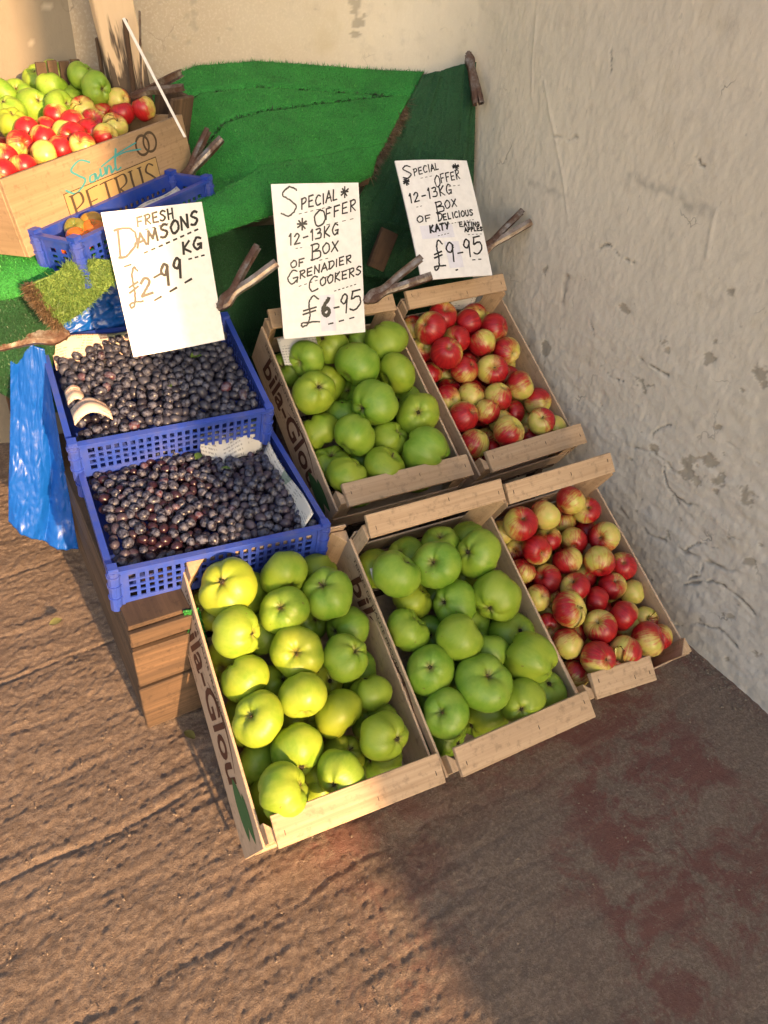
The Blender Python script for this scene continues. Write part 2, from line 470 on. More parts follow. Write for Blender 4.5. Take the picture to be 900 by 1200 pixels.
und = 0.004 * fbm(S * 2.2, Z * 2.2, 3) + 0.0028 * fbm(S * 11, Z * 9, 4)
trowel = 0.0012 * np.maximum(fbm(S * 44, Z * 20, 4, 0.65), -0.1) + 0.0010 * fbm(S * 110, Z * 50, 2)
rough_low = low * 0.0028 * fbm(S * 24, Z * 42, 4, 0.6)
flow = low * 0.005 * np.minimum(vnoise(S * 5 + Z * 4, Z * 17 + 2 * S), 0.05)
Dp = und + trowel + rough_low + flow - 0.0055 * crack - 0.0016 * chip + 0.0022 * ridge
P = np.stack([path[:, None, 0] + path[:, None, 2] * Dp, path[:, None, 1] + path[:, None, 3] * Dp, Z], -1)
me = grid_mesh('plaster_wall', P[::-1])
def put(me, name, arr):
    a = me.attributes.new(name, 'FLOAT', 'POINT'); a.data.foreach_set('value', np.ascontiguousarray(arr, dtype=np.float32).ravel())
put(me, 'crack', crack[::-1]); put(me, 'chip', chip[::-1]); put(me, 'smudge', smudge[::-1]); put(me, 'along', S[::-1])
def m_wall(name, warm=0.0, dull=False):
    q = NT(name); c = q.coord()
    a = q.noise(c, 2.6, 5, 0.6, 0.5); b = q.noise(c, 17, 5, 0.65); f = q.noise(c, 150, 4, 0.65)
    sep = q.n('SeparateXYZ'); q.t.links.new(c, sep.inputs[0])
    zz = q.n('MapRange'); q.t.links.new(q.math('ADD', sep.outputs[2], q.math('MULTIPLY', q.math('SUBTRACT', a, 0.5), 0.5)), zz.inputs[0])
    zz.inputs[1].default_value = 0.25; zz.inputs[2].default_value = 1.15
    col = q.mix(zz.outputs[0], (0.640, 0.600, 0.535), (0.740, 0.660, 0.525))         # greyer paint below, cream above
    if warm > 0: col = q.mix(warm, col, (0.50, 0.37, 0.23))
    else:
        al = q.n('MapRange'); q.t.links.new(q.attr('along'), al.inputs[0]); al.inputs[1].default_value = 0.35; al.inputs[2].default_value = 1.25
        col = q.mix(q.math('MULTIPLY', al.outputs[0], 0.75), col, (0.215, 0.150, 0.095))  # tan graded darker leftward to stand in for less sun on the back wall
    col = q.mix(q.math('MULTIPLY', q.ramp(a, [(0.38, 0.0), (0.62, 1.0)]), 0.30), col, (0.58, 0.535, 0.455))
    col = q.mix(q.math('MULTIPLY', q.ramp(b, [(0.54, 0.0), (0.68, 1.0)]), 0.30), col, (0.44, 0.39, 0.32))
    col = q.mix(q.math('MULTIPLY', q.ramp(f, [(0.50, 0.0), (0.66, 1.0)]), 0.22), col, (0.78, 0.71, 0.59))
    yl = q.noise(q.mapping(c, (1, 1, 1), (5, 2, 7)), 3.5, 4, 0.6)
    col = q.mix(q.math('MULTIPLY', q.ramp(yl, [(0.60, 0.0), (0.74, 1.0)]), 0.35), col, (0.42, 0.33, 0.17))
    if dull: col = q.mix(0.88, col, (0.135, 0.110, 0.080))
    # fine hair cracks
    wv = q.n('VectorMath'); wv.operation = 'ADD'
    nz = q.noise(c, 9, 4, 0.6, 0, 1); sc = q.n('VectorMath'); sc.operation = 'SCALE'; sc.inputs['Scale'].default_value = 0.16
    q.t.links.new(nz, sc.inputs[0]); q.t.links.new(c, wv.inputs[0]); q.t.links.new(sc.outputs[0], wv.inputs[1])
    hair = q.ramp(q.voro(wv.outputs[0], 4.2, 'DISTANCE_TO_EDGE'), [(0.0, 1.0), (0.012, 0.0)])
    hm = q.ramp(q.noise(c, 5, 2), [(0.56, 0.0), (0.66, 1.0)])
    hair = q.math('MULTIPLY', hair, hm)
    col = q.mix(q.math('MULTIPLY', hair, 0.55), col, (0.12, 0.10, 0.085))
    br = q.noise(q.mapping(c, (120, 120, 7), rot=(0, 0.12, 0)), 1.0, 3, 0.65)
    h = q.math('ADD', q.math('MULTIPLY', f, 0.6), q.math('ADD', q.math('MULTIPLY', b, 0.8), q.math('MULTIPLY', br, 0.35)))
    scr = q.math('MULTIPLY', q.ramp(q.noise(q.mapping(c, (14, 60, 30), rot=(0.7, 0, 0)), 1.0, 2, 0.5), [(0.70, 0.0), (0.75, 1.0)]), 0.35)
    col = q.mix(scr, col, (0.33, 0.30, 0.26))
    if warm == 0:
        col = q.mix(q.math('MULTIPLY', q.attr('chip'), 0.85), col, q.mix(b, (0.33, 0.30, 0.25), (0.42, 0.36, 0.27)))
        col = q.mix(q.math('MULTIPLY', q.attr('smudge'), 0.45), col, (0.19, 0.175, 0.155))
        col = q.mix(q.math('MULTIPLY', q.attr('crack'), 0.75), col, (0.14, 0.12, 0.095))
    q.bump(q.math('SUBTRACT', h, q.math('MULTIPLY', hair, 0.8)), 0.38, 0.003)
    return q.done(col, 0.85)
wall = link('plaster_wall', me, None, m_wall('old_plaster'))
tag(wall, 'cracked cream and grey plaster wall curving round behind the fruit stall', 'wall')
# the paler wall beyond the corner on the far left
xs = np.arange(0, 1.9, 0.012); zs = np.concatenate([np.arange(-0.03, 1.66, 0.012), [1.8, 2.1, 2.4, 2.7]])
U, Z2 = np.meshgrid(xs, zs, indexing='ij')
Dl = 0.004 * fbm(U * 3, Z2 * 3, 3) + 0.002 * fbm(U * 20, Z2 * 20, 4)
chip2 = np.zeros_like(U); e2 = 0.9 * fbm(U * 45 + 7, Z2 * 45, 4)
for k in range(26):
    cs, cz, r = rng.uniform(0.02, 0.5), rng.uniform(1.05, 1.6), rng.uniform(0.004, 0.017)
    chip2 = np.maximum(chip2, np.clip((1 - np.hypot(U - cs, Z2 - cz) / r - e2) * 5, 0, 1))
Dl -= 0.003 * chip2
dirx, diry = -0.975, 0.222
PL = np.stack([-1.128 + dirx * U - 0.222 * Dl, BY - 0.002 + diry * U - 0.975 * Dl, Z2], -1)
mw = grid_mesh('left_wall', PL[::-1])
put(mw, 'chip', chip2[::-1]); put(mw, 'smudge', chip2[::-1] * 0); put(mw, 'crack', chip2[::-1] * 0); put(mw, 'along', U[::-1] * 0 + 0.3)
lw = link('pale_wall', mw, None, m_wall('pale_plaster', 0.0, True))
tag(lw, 'pale flaking wall beyond the corner at the far upper left', 'wall')

# crumbs of plaster, grit and dust along the foot of the wall and over the floor
def crumbs(name, n, fx_, fy_, size, mat, label, seed):
    r = np.random.default_rng(seed); Vv = []; Ff = []
    base = np.array([(-1, -.8, -.5), (1, -.9, -.5), (.9, 1, -.5), (-.9, .8, -.5), (-.6, -.5, .5), (.7, -.6, .45), (.5, .6, .55), (-.5, .6, .4)])
    fc = [(0, 3, 2, 1), (4, 5, 6, 7), (0, 1, 5, 4), (1, 2, 6, 5), (2, 3, 7, 6), (3, 0, 4, 7)]
    for i in range(n):
        a = r.uniform(0, 6.28); s_ = size * r.uniform(0.35, 1.0) ** 1.5; c_, d_ = math.cos(a), math.sin(a)
        b_ = (base + r.normal(0, .22, base.shape)) * s_ * np.array((1, r.uniform(.6, 1), r.uniform(.4, .9)))
        b_ = np.stack([b_[:, 0] * c_ - b_[:, 1] * d_, b_[:, 0] * d_ + b_[:, 1] * c_, b_[:, 2]], -1) + np.array((fx_(r), fy_(r), s_ * .3 - .003))
        Ff += [tuple(8 * i + q_ for q_ in f_) for f_ in fc]; Vv.append(b_)
    o = link(name, mesh(name, np.concatenate(Vv), Ff), None, mat); tag(o, label, 'grit', kind='stuff')
crumbs('plaster_crumbs', 420, lambda r: -abs(r.normal(0, .045)) - .004, lambda r: r.uniform(-2.2, -1.2), .0040, flat('plaster_crumb', (0.19, 0.155, 0.12), 0.9), 'plaster crumbs and grit along the foot of the wall', 31)
crumbs('floor_grit', 1500, lambda r: r.uniform(-1.9, -.05), lambda r: r.uniform(-2.1, -.5), .0028, flat('floor_grit', (0.25, 0.19, 0.14), 0.9), 'fine grit scattered over the concrete floor', 32)

# ------------------------------------------------------------------ unseen sun blocker, shaped as a building, added to shade the right-hand side
bld = empty('sun_blocker', (2.61, -8.5, 0))
tag(bld, 'unseen building-shaped sun blocker added behind the camera', 'building')
def m_brick():
    q = NT('red_brick'); c = q.coord()
    t = q.n('TexBrick'); t.inputs['Scale'].default_value = 4.0
    t.inputs['Color1'].default_value = (0.28, 0.12, 0.08, 1); t.inputs['Color2'].default_value = (0.22, 0.09, 0.06, 1); t.inputs['Mortar'].default_value = (0.35, 0.32, 0.28, 1)
    q.t.links.new(q.mapping(c, (1, 1, 1), rot=(R(90), 0, 0)), t.inputs['Vector'])
    return q.done(t.outputs[0], 0.85)
plank('wall', bld, (6.4, 2.0, 5.6), (0, 0, 2.8), m_brick(), bevel=0.0)
rb = bmesh.new(); vv = box_bm(rb, (0, 0, 5.9), (6.38, 2.2, 0.6))
for v in vv:
    if v.co.z > 6.0: v.co.y *= 0.05
link('roof', bm_mesh('roof', rb), bld, flat('slate_roof', (0.07, 0.07, 0.08), 0.7))
glass = flat('window_glass', (0.03, 0.035, 0.04), 0.1)
for i in range(3):
    for j in range(2):
        w = plank('window', bld, (0.9, 0.06, 1.3), (-2 + 2 * i, 1.02, 1.5 + 2.3 * j), CARD, bevel=0.004)
        plank('pane', w, (0.78, 0.02, 1.18), (0, 0.03, 0), glass, bevel=0.0)
# ------------------------------------------------------------------ wooden fruit crates
CR = {  # x, y, z of the front left rim corner, yaw, tilt, roll, width, length
    'A': (-1.346, -1.372, .149, -4.5, 24.1, 4.5, .401, .612),
    'B': (-.937, -1.398, .131, -2.0, 27.9, .7, .398, .578),
    'C': (-.528, -1.383, .123, -.6, 27.9, .7, .380, .549),
    'D': (-.884, -.756, .379, -1.8, 28.2, 0., .405, .585),
    'E': (-.431, -.757, .361, 1.5, 31.4, -1.1, .385, .580)}
CRLABEL = {
    'A': 'wooden crate of sunlit green apples nearest the camera, at the front left',
    'B': 'wooden crate of green apples in the front row, middle of three',
    'C': 'wooden crate of red apples in the front row against the wall',
    'D': 'wooden crate of green apples behind the front row, under the 6-95 sign',
    'E': 'wooden crate of red apples behind the front row, under the 9-95 sign'}
PH = 0.140          # panel height

def text_mesh(body, size, shear=0.0, offset=0.0, sx=1.0):
    cu = bpy.data.curves.new('print', 'FONT')
    cu.body = body; cu.size = size; cu.shear = shear; cu.offset = offset
    cu.resolution_u = 3
    t = bpy.data.objects.new('print', cu)
    COL.objects.link(t)
    bpy.context.view_layer.update()
    dg = bpy.context.evaluated_depsgraph_get()
    me = bpy.data.meshes.new_from_object(t.evaluated_get(dg))
    bpy.data.objects.remove(t)
    me.materials.clear()
    for v in me.vertices: v.co.x *= sx
    return me

def leaf_mesh(l, w, bend):
    bm = bmesh.new(); top = []; bot = []
    for i in range(13):
        t = i / 12; hw = w * math.sin(math.pi * t) ** 0.8 * (1 - 0.25 * t); y = bend * math.sin(math.pi * t)
        top.append(bm.verts.new((t * l, y + hw, 0))); bot.append(bm.verts.new((t * l, y - hw, 0)))
    for i in range(12):
        bm.faces.new((bot[i], bot[i + 1], top[i + 1], top[i]))
    bmesh.ops.remove_doubles(bm, verts=bm.verts[:], dist=1e-5)
    return bm_mesh('leaf_print', bm)

BIG = text_mesh('bila-Glou', 0.105, 0.18, 0.0022, 1.0)
bx = [v.co.x for v in BIG.vertices]; kx = 0.40 / (max(bx) - min(bx))
for v in BIG.vertices: v.co.x = (v.co.x - min(bx)) * kx
SMALL = text_mesh('TERRES DE HAUTE PROVENCE', 0.017, 0, 0.0002)
bx = [v.co.x for v in SMALL.vertices]; kx = 0.32 / (max(bx) - min(bx))
for v in SMALL.vertices: v.co.x = (v.co.x - min(bx)) * kx
TINY = text_mesh('PRODUIT DE FRANCE  CAL 85', 0.008)
SWASH = None
def swash_mesh():
    bm = bmesh.new(); a = []; b = []
    for i in range(25):
        t = i / 24; x = 0.20 * t; y = 0.030 * math.sin(t * math.pi * 0.92); w = 0.0016 + 0.0042 * math.sin(math.pi * t) ** 1.5
        a.append(bm.verts.new((x, y + w, 0))); b.append(bm.verts.new((x, y - w * 0.3, 0)))
    for i in range(24): bm.faces.new((b[i], b[i + 1], a[i + 1], a[i]))
    return bm_mesh('swash', bm)
SWASH = swash_mesh()
LEAF1, LEAF2 = leaf_mesh(0.13, 0.026, 0.004), leaf_mesh(0.10, 0.017, -0.006)
# letters read from the back of the crate to its front on the outside of the left panel
PRINT_ROT = Matrix(((0, 0, -1), (-1, 0, 0), (0, 1, 0))).to_euler()

def staple(parent, loc, rot=(0, 0, 0)):
    bm = bmesh.new(); box_bm(bm, (0, 0, 0), (0.0012, 0.009, 0.0012))
    link('staple', bm_mesh('staple', bm), parent, STAPLE, loc, rot)

def post_mesh(h, sx, sy, s=0.040):
    bm = bmesh.new()
    a = [(0, 0), (s * sx, 0), (0, s * sy)]
    lo = [bm.verts.new((x, y, -h / 2)) for x, y in a]; hi = [bm.verts.new((x, y, h / 2)) for x, y in a]
    bm.faces.new(lo); bm.faces.new(hi)
    for i in range(3): bm.faces.new((lo[i], lo[(i + 1) % 3], hi[(i + 1) % 3], hi[i]))
    return bm_mesh('post', bm, bevel=0.0012)

def crate(k, printed=True, front='full', back='top'):
    x, y, z, yaw, tilt, roll, w, l = CR[k]
    root = empty('fruit_crate', M=frame((x, y, z), yaw, tilt, roll))
    tag(root, CRLABEL[k], 'crate', 'open wooden fruit crates')
    t = 0.006
    left = plank('side_panel', root, (t, l, PH), (t / 2, l / 2, -PH / 2), PLY[1])
    right = plank('side_panel', root, (t, l, PH), (w - t / 2, l / 2, -PH / 2), PLY[1])
    if k in 'AD':                       # the old panel bows out a little at the bottom
        sp = R(5 if k == 'A' else 3); left.rotation_euler = (0, sp, 0); left.location.x -= math.sin(sp) * PH / 2
    if printed:
        e = t / 2 + 0.0006
        L2 = l / 2
        link('print', BIG, left, BROWN_PRINT, (-e, L2 - 0.075, -0.028), PRINT_ROT)
        link('print', SMALL, left, DARK_PRINT, (-e, L2 - 0.045, 0.046), PRINT_ROT)
        link('print', TINY, left, DARK_PRINT, (-e, L2 - 0.12, -0.058), PRINT_ROT)
        link('print', SWASH, left, BROWN_PRINT, (-e, L2 - 0.255, 0.020), PRINT_ROT)
        pr = PRINT_ROT.copy()
        link('leaf_print', LEAF1, left, GREEN_PRINT, (-e - 0.0002, -L2 + 0.155, 0.0), pr)
        link('leaf_print', LEAF2, left, GREEN_PRINT, (-e - 0.0004, -L2 + 0.115, 0.035), pr)
    up = 0.030
    for sx, px in ((1, t), (-1, w - t)):
        for sy, py in ((1, 0.004), (-1, l - 0.004)):
            if k == 'C' and sx < 0 and sy > 0: hh = up - 0.012
            else: hh = up + (0.054 if (sy < 0 and k in 'BC') else 0.0)
            h = PH + hh - 0.004
            link('post', post_mesh(h, sx, sy), root, PINE[2], (px, py, -PH + 0.004 + h / 2))
    # end boards between the posts
    for py in (0.0025, l - 0.0025):
        plank('end_board', root, (w - 2 * t - 0.002, 0.005, 0.070), (w / 2, py, -PH + 0.045), PLY[0])
    plank('end_board', root, (w - 2 * t - 0.002, 0.005, 0.052), (w / 2, l + 0.003, 0.018 if k == 'A' else 0.002), PLY[0])
    # flat top rails over the posts
    th = 0.013
    def rail(x0, x1, yc, dz=0.0, rot=0.0, wd=0.062):
        r = plank('top_rail', root, (x1 - x0, wd, th), ((x0 + x1) / 2, yc, up + th / 2 + dz + 0.0005), PINE[0], (R(10) if yc < 0.1 else R(22), 0, R(rot)), wob=0.0015)
        for sx in (x0 + 0.018, x1 - 0.018, (x0 + x1) / 2 + 0.03):
            staple(r, (sx - (x0 + x1) / 2, random.uniform(-0.012, 0.012), th / 2 + 0.0006))
    if front == 'full': rail(0.020, w - 0.006, 0.020)
    elif front == 'broken':
        rail(0.022, w * 0.56, 0.020, 0, -6)
        plank('end_board', root, (w * 0.50, 0.006, 0.026), (w * 0.74, 0.000, -PH + 0.022), PINE[0], (0, 0, R(3)))
    if back == 'top':
        rail(0.010, w - 0.006, l - 0.014, 0.062 if k in 'BC' else 0.010, 0.6, 0.054)
    # slatted base
    n = 5
    for i in range(n):
        plank('base_slat', root, (w - 0.014, l / n - 0.016, 0.005), (w / 2, (i + 0.5) * l / n, -PH + 0.004), PLY[0])
    return root
crate('A', back='none'); crate('B'); crate('C', False, front='broken'); crate('D'); crate('E', False)

# ------------------------------------------------------------------ apples
PACK = {
    'A': (27, '79,530,23,63 147,535,-58,49 66,427,24,56 148,434,-66,49 214,535,16,57 320,542,-40,51 296,463,24,61 184,448,24,54 275,447,-91,49 338,391,-44,53 186,352,11,56 282,308,24,53 65,334,-11,53 140,314,-71,49 161,255,24,53 326,225,-15,49 235,204,-10,53 63,237,10,52 127,158,-19,59 56,167,-91,49 234,123,-68,49 303,120,24,55 64,85,24,56 187,79,11,49 315,79,-66,49 246,289,-63,49 56,530,-82,49 156,83,-87,53 237,538,-87,53 60,83,-79,53 175,225,-87,53 216,374,-87,53 60,264,-87,53 60,401,-87,53 341,168,-87,53 341,298,-87,53'),
    'B': (25, '66,455,24,59 114,402,-49,51 176,447,24,59 147,507,-56,51 238,507,-35,51 293,445,24,57 293,425,-89,51 197,354,-14,55 296,331,18,61 58,330,-26,51 138,315,-89,51 154,267,24,58 332,243,-53,58 58,507,-64,51 228,216,-26,51 65,225,-4,58 152,196,-85,51 160,152,24,63 303,165,24,63 59,122,1,52 185,90,-80,61 240,83,13,53 335,86,-41,56 78,82,-88,53 58,172,-89,51 241,294,-85,56 198,429,-85,56 335,503,-54,56 275,156,-85,56 335,341,-85,56'),
    'C': (42, '109,492,-38,37 194,487,-34,42 245,488,26,41 60,467,26,47 145,470,26,43 262,462,-61,38 307,454,-5,39 43,480,-46,36 84,432,-71,36 94,398,-8,41 163,418,-28,37 236,391,-28,39 324,414,-66,36 318,368,-3,43 43,360,-37,36 177,343,-18,41 252,311,8,43 334,279,-14,39 105,320,-39,41 43,281,-28,36 151,269,-7,39 273,238,-23,39 336,206,-35,36 243,296,-66,36 203,219,-18,36 79,220,19,46 230,156,12,42 337,127,-42,36 47,207,-52,36 147,151,13,45 49,147,-7,42 174,74,26,42 337,73,-84,36 86,82,26,46 45,72,-40,38 87,68,-97,36 131,71,-39,41 199,68,-62,37 265,68,-87,37 255,77,23,47 324,69,-13,38 82,492,-102,36 199,348,-94,40 207,434,-99,40 146,293,-99,40 77,360,-99,40 326,489,-88,40 259,191,-99,40 98,233,-98,40 333,171,-99,40 308,321,-87,40 107,167,-53,40 161,188,-99,40 212,131,-99,40 142,397,-99,40 314,246,-97,40 49,145,-99,40 154,489,-99,40 266,385,-99,40 207,246,-99,40 267,132,-50,40 138,117,-99,40 47,290,-99,40'),
    'D': (25, '171,501,-16,56 271,513,-44,53 329,459,24,60 85,451,14,53 60,482,-80,53 219,402,21,64 323,349,24,57 67,345,7,60 137,404,-62,57 230,374,-88,53 217,271,24,64 345,294,-57,53 331,212,15,62 65,266,-67,57 159,304,-72,53 128,193,11,60 235,174,-25,54 319,181,-88,53 67,161,-81,60 170,163,-88,53 176,88,5,59 297,96,24,67 64,87,0,57 299,82,-88,53 124,82,-88,53 332,400,-75,57 251,261,-83,57'),
    'E': (37, '49,521,-39,39 133,515,6,45 58,473,26,49 278,519,-31,41 212,480,0,45 294,443,-1,48 144,432,2,42 47,447,-49,40 96,443,-100,39 71,383,26,49 218,395,11,45 237,413,-100,39 295,354,3,45 46,372,-63,39 122,378,-100,39 131,334,-13,44 216,308,-3,49 290,290,-46,39 100,312,-82,39 50,268,-45,43 125,255,-30,42 195,222,-6,44 276,231,8,45 333,176,-20,45 129,181,-7,39 54,190,-14,47 255,178,-58,41 317,146,-93,39 185,152,-42,39 267,94,26,43 146,95,19,49 264,79,-54,44 334,75,-15,44 52,106,-24,45 141,129,-97,39 117,70,-57,39 46,164,-93,39 333,359,-78,43 312,438,-89,43 335,235,-81,43 95,224,-96,43 170,444,-96,43 255,337,-96,43 177,517,-65,43 194,73,-96,43 177,289,-83,43 102,517,-96,43 247,490,-96,43 188,368,-62,43 247,248,-96,43 176,208,-96,43 335,73,-96,43 50,73,-96,43 335,517,-90,43'),
}

def apple_mesh(name, seed, lobes, flatness, taper, irr):
    r = random.Random(seed)
    nu, nv = 30, 20
    ph0 = r.uniform(0, 6.28); la = [r.uniform(0.5, 1.2) for _ in range(5)]
    v = []; f = []
    wx, wy, wp = r.uniform(-irr, irr), r.uniform(-irr, irr), r.uniform(0, 6.28)
    for j in range(nv + 1):
        t = math.pi * j / nv
        for i in range(nu):
            p = 2 * math.pi * i / nu
            rad = 1.0
            rad *= 1 - 0.42 * math.exp(-(t / 0.30) ** 2) - 0.30 * math.exp(-((math.pi - t) / 0.28) ** 2)
            k = int(((p - ph0) % 6.2832) / 6.2832 * 5) % 5
            lob = abs(math.cos(2.5 * (p - ph0))) ** 0.8 * la[k]
            end = (0.35 + 0.65 * abs(math.cos(t)) ** 1.3)
            rad *= 1 + lobes * (lob - 0.6) * end
            rad *= 1 + irr * 0.6 * math.sin(2 * p + wp) * math.sin(t) + irr * 0.5 * math.sin(t * 2 + wp)
            s = math.sin(t); c = math.cos(t)
            tp = 1 - taper * (0.5 - 0.5 * c) ** 1.4
            v.append((rad * s * tp + wx * c * 0.4, 0, 0) if False else (rad * s * math.cos(p) * tp + wx * c * 0.35, rad * s * math.sin(p) * tp + wy * c * 0.35, rad * c * flatness))
    for j in range(nv):
        for i in range(nu):
            a = j * nu + i; b = j * nu + (i + 1) % nu
            f.append((a, a + nu, b + nu, b))
    me = mesh(name, v, f, True)
    bm = bmesh.new(); bm.from_mesh(me); bmesh.ops.remove_doubles(bm, verts=bm.verts[:], dist=1e-4)
    bmesh.ops.recalc_face_normals(bm, faces=bm.faces[:]); bm.to_mesh(me); bm.free(); me.shade_smooth()
    return me

def m_apple_green():
    q = NT('green_apple_skin'); c = q.coord(); r = q.rnd()
    off = q.n('VectorMath'); off.operation = 'ADD'; cb = q.n('CombineXYZ')
    for i in range(3): q.t.links.new(q.math('MULTIPLY', r, 31.0 + 11 * i), cb.inputs[i])
    q.t.links.new(c, off.inputs[0]); q.t.links.new(cb.outputs[0], off.inputs[1]); v = off.outputs[0]
    a = q.noise(v, 1.3, 3, 0.5); b = q.noise(q.mapping(v, (9, 9, 1.6)), 1.0, 3, 0.6)
    col = q.mix(q.ramp(a, [(0.32, 0.0), (0.66, 1.0)]), (0.125, 0.265, 0.018), (0.240, 0.350, 0.036))
    col = q.mix(q.math('MULTIPLY', q.ramp(b, [(0.4, 0.0), (0.7, 1.0)]), 0.25), col, (0.30, 0.40, 0.06))
    col = q.mix(q.math('MULTIPLY', q.ramp(r, [(0.62, 0.0), (0.95, 1.0)]), 0.55), col, (0.33, 0.36, 0.025))
    ripe_sunlit_tint = q.n('ObjectInfo').outputs['Color']
    sr = q.n('SeparateXYZ'); q.t.links.new(ripe_sunlit_tint, sr.inputs[0])
    col = q.mix(q.math('MULTIPLY', sr.outputs[0], q.ramp(a, [(0.25, 0.5), (0.6, 1.0)])), col, (0.43, 0.40, 0.016))
    dots = q.ramp(q.voro(v, 11.0, 'F1'), [(0.05, 1.0), (0.10, 0.0)])
    col = q.mix(q.math('MULTIPLY', dots, 0.35), col, (0.42, 0.48, 0.16))
    bl = q.ramp(q.noise(v, 3.5, 2, 0.5), [(0.735, 0.0), (0.76, 1.0)])
    col = q.mix(q.math('MULTIPLY', bl, 0.6), col, (0.15, 0.085, 0.03))
    # russet inside the stalk and calyx hollows
    sep = q.n('SeparateXYZ'); q.t.links.new(c, sep.inputs[0])
    rr = q.math('SQRT', q.math('ADD', q.math('POWER', sep.outputs[0], 2.0), q.math('POWER', sep.outputs[1], 2.0)))
    rus = q.ramp(q.math('ADD', rr, q.math('MULTIPLY', q.math('SUBTRACT', b, 0.5), 0.25)), [(0.06, 1.0), (0.24, 0.0)])
    col = q.mix(q.math('MULTIPLY', rus, 0.75), col, (0.17, 0.115, 0.04))
    q.bump(b, 0.06, 0.02)
    return q.done(col, q.ramp(b, [(0.3, 0.34), (0.7, 0.48)]), Specular_IOR_Level=0.4)
def m_apple_red():
    q = NT('red_apple_skin'); c = q.coord(); r = q.rnd()
    off = q.n('VectorMath'); off.operation = 'ADD'; cb = q.n('CombineXYZ')
    for i in range(3): q.t.links.new(q.math('MULTIPLY', r, 29.0 + 13 * i), cb.inputs[i])
    q.t.links.new(c, off.inputs[0]); q.t.links.new(cb.outputs[0], off.inputs[1]); v = off.outputs[0]
    sep = q.n('SeparateXYZ'); q.t.links.new(c, sep.inputs[0])
    a = q.noise(v, 1.5, 3, 0.6)
    # streaks run from stalk to calyx: noise over the angle
    ang = q.n('Math'); ang.operation = 'ARCTAN2'; q.t.links.new(sep.outputs[1], ang.inputs[0]); q.t.links.new(sep.outputs[0], ang.inputs[1])
    cb2 = q.n('CombineXYZ'); q.t.links.new(q.math('MULTIPLY', ang.outputs[0], 7.0), cb2.inputs[0]); q.t.links.new(q.math('MULTIPLY', sep.outputs[2], 1.2), cb2.inputs[1]); q.t.links.new(q.math('MULTIPLY', r, 50.0), cb2.inputs[2])
    st = q.noise(cb2.outputs[0], 1.0, 4, 0.65)
    blush = q.math('ADD', q.math('MULTIPLY', sep.outputs[0], 0.62), q.math('MULTIPLY', q.math('SUBTRACT', a, 0.5), 0.9))
    blush = q.math('ADD', blush, q.math('MULTIPLY', q.math('SUBTRACT', st, 0.5), 1.0))
    blush = q.math('ADD', blush, q.math('MULTIPLY', q.math('SUBTRACT', r, 0.40), 0.75))
    fac = q.ramp(q.math('ADD', blush, 0.5), [(0.29, 0.0), (0.51, 0.58), (0.70, 1.0)])
    yel = q.mix(q.ramp(q.noise(v, 2.2, 2), [(0.4, 0.0), (0.6, 1.0)]), (0.50, 0.46, 0.085), (0.60, 0.46, 0.13))
    red = q.mix(q.ramp(st, [(0.35, 0.0), (0.65, 1.0)]), (0.26, 0.004, 0.010), (0.44, 0.018, 0.018))
    col = q.mix(fac, yel, red)
    dots = q.ramp(q.voro(v, 9.0, 'F1'), [(0.04, 1.0), (0.09, 0.0)])
    col = q.mix(q.math('MULTIPLY', dots, 0.30), col, (0.62, 0.42, 0.22))
    rr = q.math('SQRT', q.math('ADD', q.math('POWER', sep.outputs[0], 2.0), q.math('POWER', sep.outputs[1], 2.0)))
    rus = q.ramp(q.math('ADD', rr, q.math('MULTIPLY', q.math('SUBTRACT', st, 0.5), 0.2)), [(0.05, 1.0), (0.26, 0.0)])
    col = q.mix(q.math('MULTIPLY', rus, 0.6), col, (0.24, 0.19, 0.05))
    q.bump(a, 0.05, 0.02)
    return q.done(col, 0.34, Specular_IOR_Level=0.5)
GREEN_SKIN, RED_SKIN = m_apple_green(), m_apple_red()
STALK_M = flat('apple_stalk', (0.09, 0.055, 0.025), 0.8)
CALYX_M = flat('apple_calyx', (0.035, 0.025, 0.014), 0.9)
GREENS = [apple_mesh('cooking_apple', 100 + i, 0.08 + 0.05 * (i % 3), 0.74 + 0.03 * (i % 4), 0.06 + 0.05 * (i % 4), 0.085) for i in range(14)]
REDS = [apple_mesh('red_apple', 200 + i, 0.028 + 0.01 * (i % 2), 0.86 + 0.03 * (i % 3), 0.14, 0.03) for i in range(6)]
for me_ in GREENS: me_.materials.append(GREEN_SKIN)
for me_ in REDS: me_.materials.append(RED_SKIN)
def stalk_mesh():
    bm = bmesh.new(); rings = []
    for k in range(5):
        t = k / 4; c_ = Vector((0.10 * t * t, 0, 0.42 + 0.24 * t)); rr = 0.030 - 0.008 * t + (0.015 if k == 4 else 0)
        rings.append([bm.verts.new(c_ + Vector((rr * math.cos(a), rr * math.sin(a), 0))) for a in (0, 1.257, 2.513, 3.77, 5.027)])
    for k in range(4):
        for i in range(5): bm.faces.new((rings[k][i], rings[k][(i + 1) % 5], rings[k + 1][(i + 1) % 5], rings[k + 1][i]))
    bm.faces.new(rings[-1])
    return bm_mesh('stalk', bm, True)
def calyx_mesh():
    bm = bmesh.new()
    for i in range(6):
        a = i * 1.047; c_ = math.cos(a); s_ = math.sin(a)
        p0 = bm.verts.new((0.09 * c_ - 0.045 * s_, 0.09 * s_ + 0.045 * c_, -0.585)); p1 = bm.verts.new((0.09 * c_ + 0.045 * s_, 0.09 * s_ - 0.045 * c_, -0.585))
        p2 = bm.verts.new((0.02 * c_, 0.02 * s_, -0.70)); p3 = bm.verts.new((0.0, 0.0, -0.57))
        bm.faces.new((p0, p1, p2)); bm.faces.new((p1, p0, p3))
    return bm_mesh('calyx', bm)
STALK, CALYX = stalk_mesh(), calyx_mesh()
STALK.materials.append(STALK_M); CALYX.materials.append(CALYX_M)

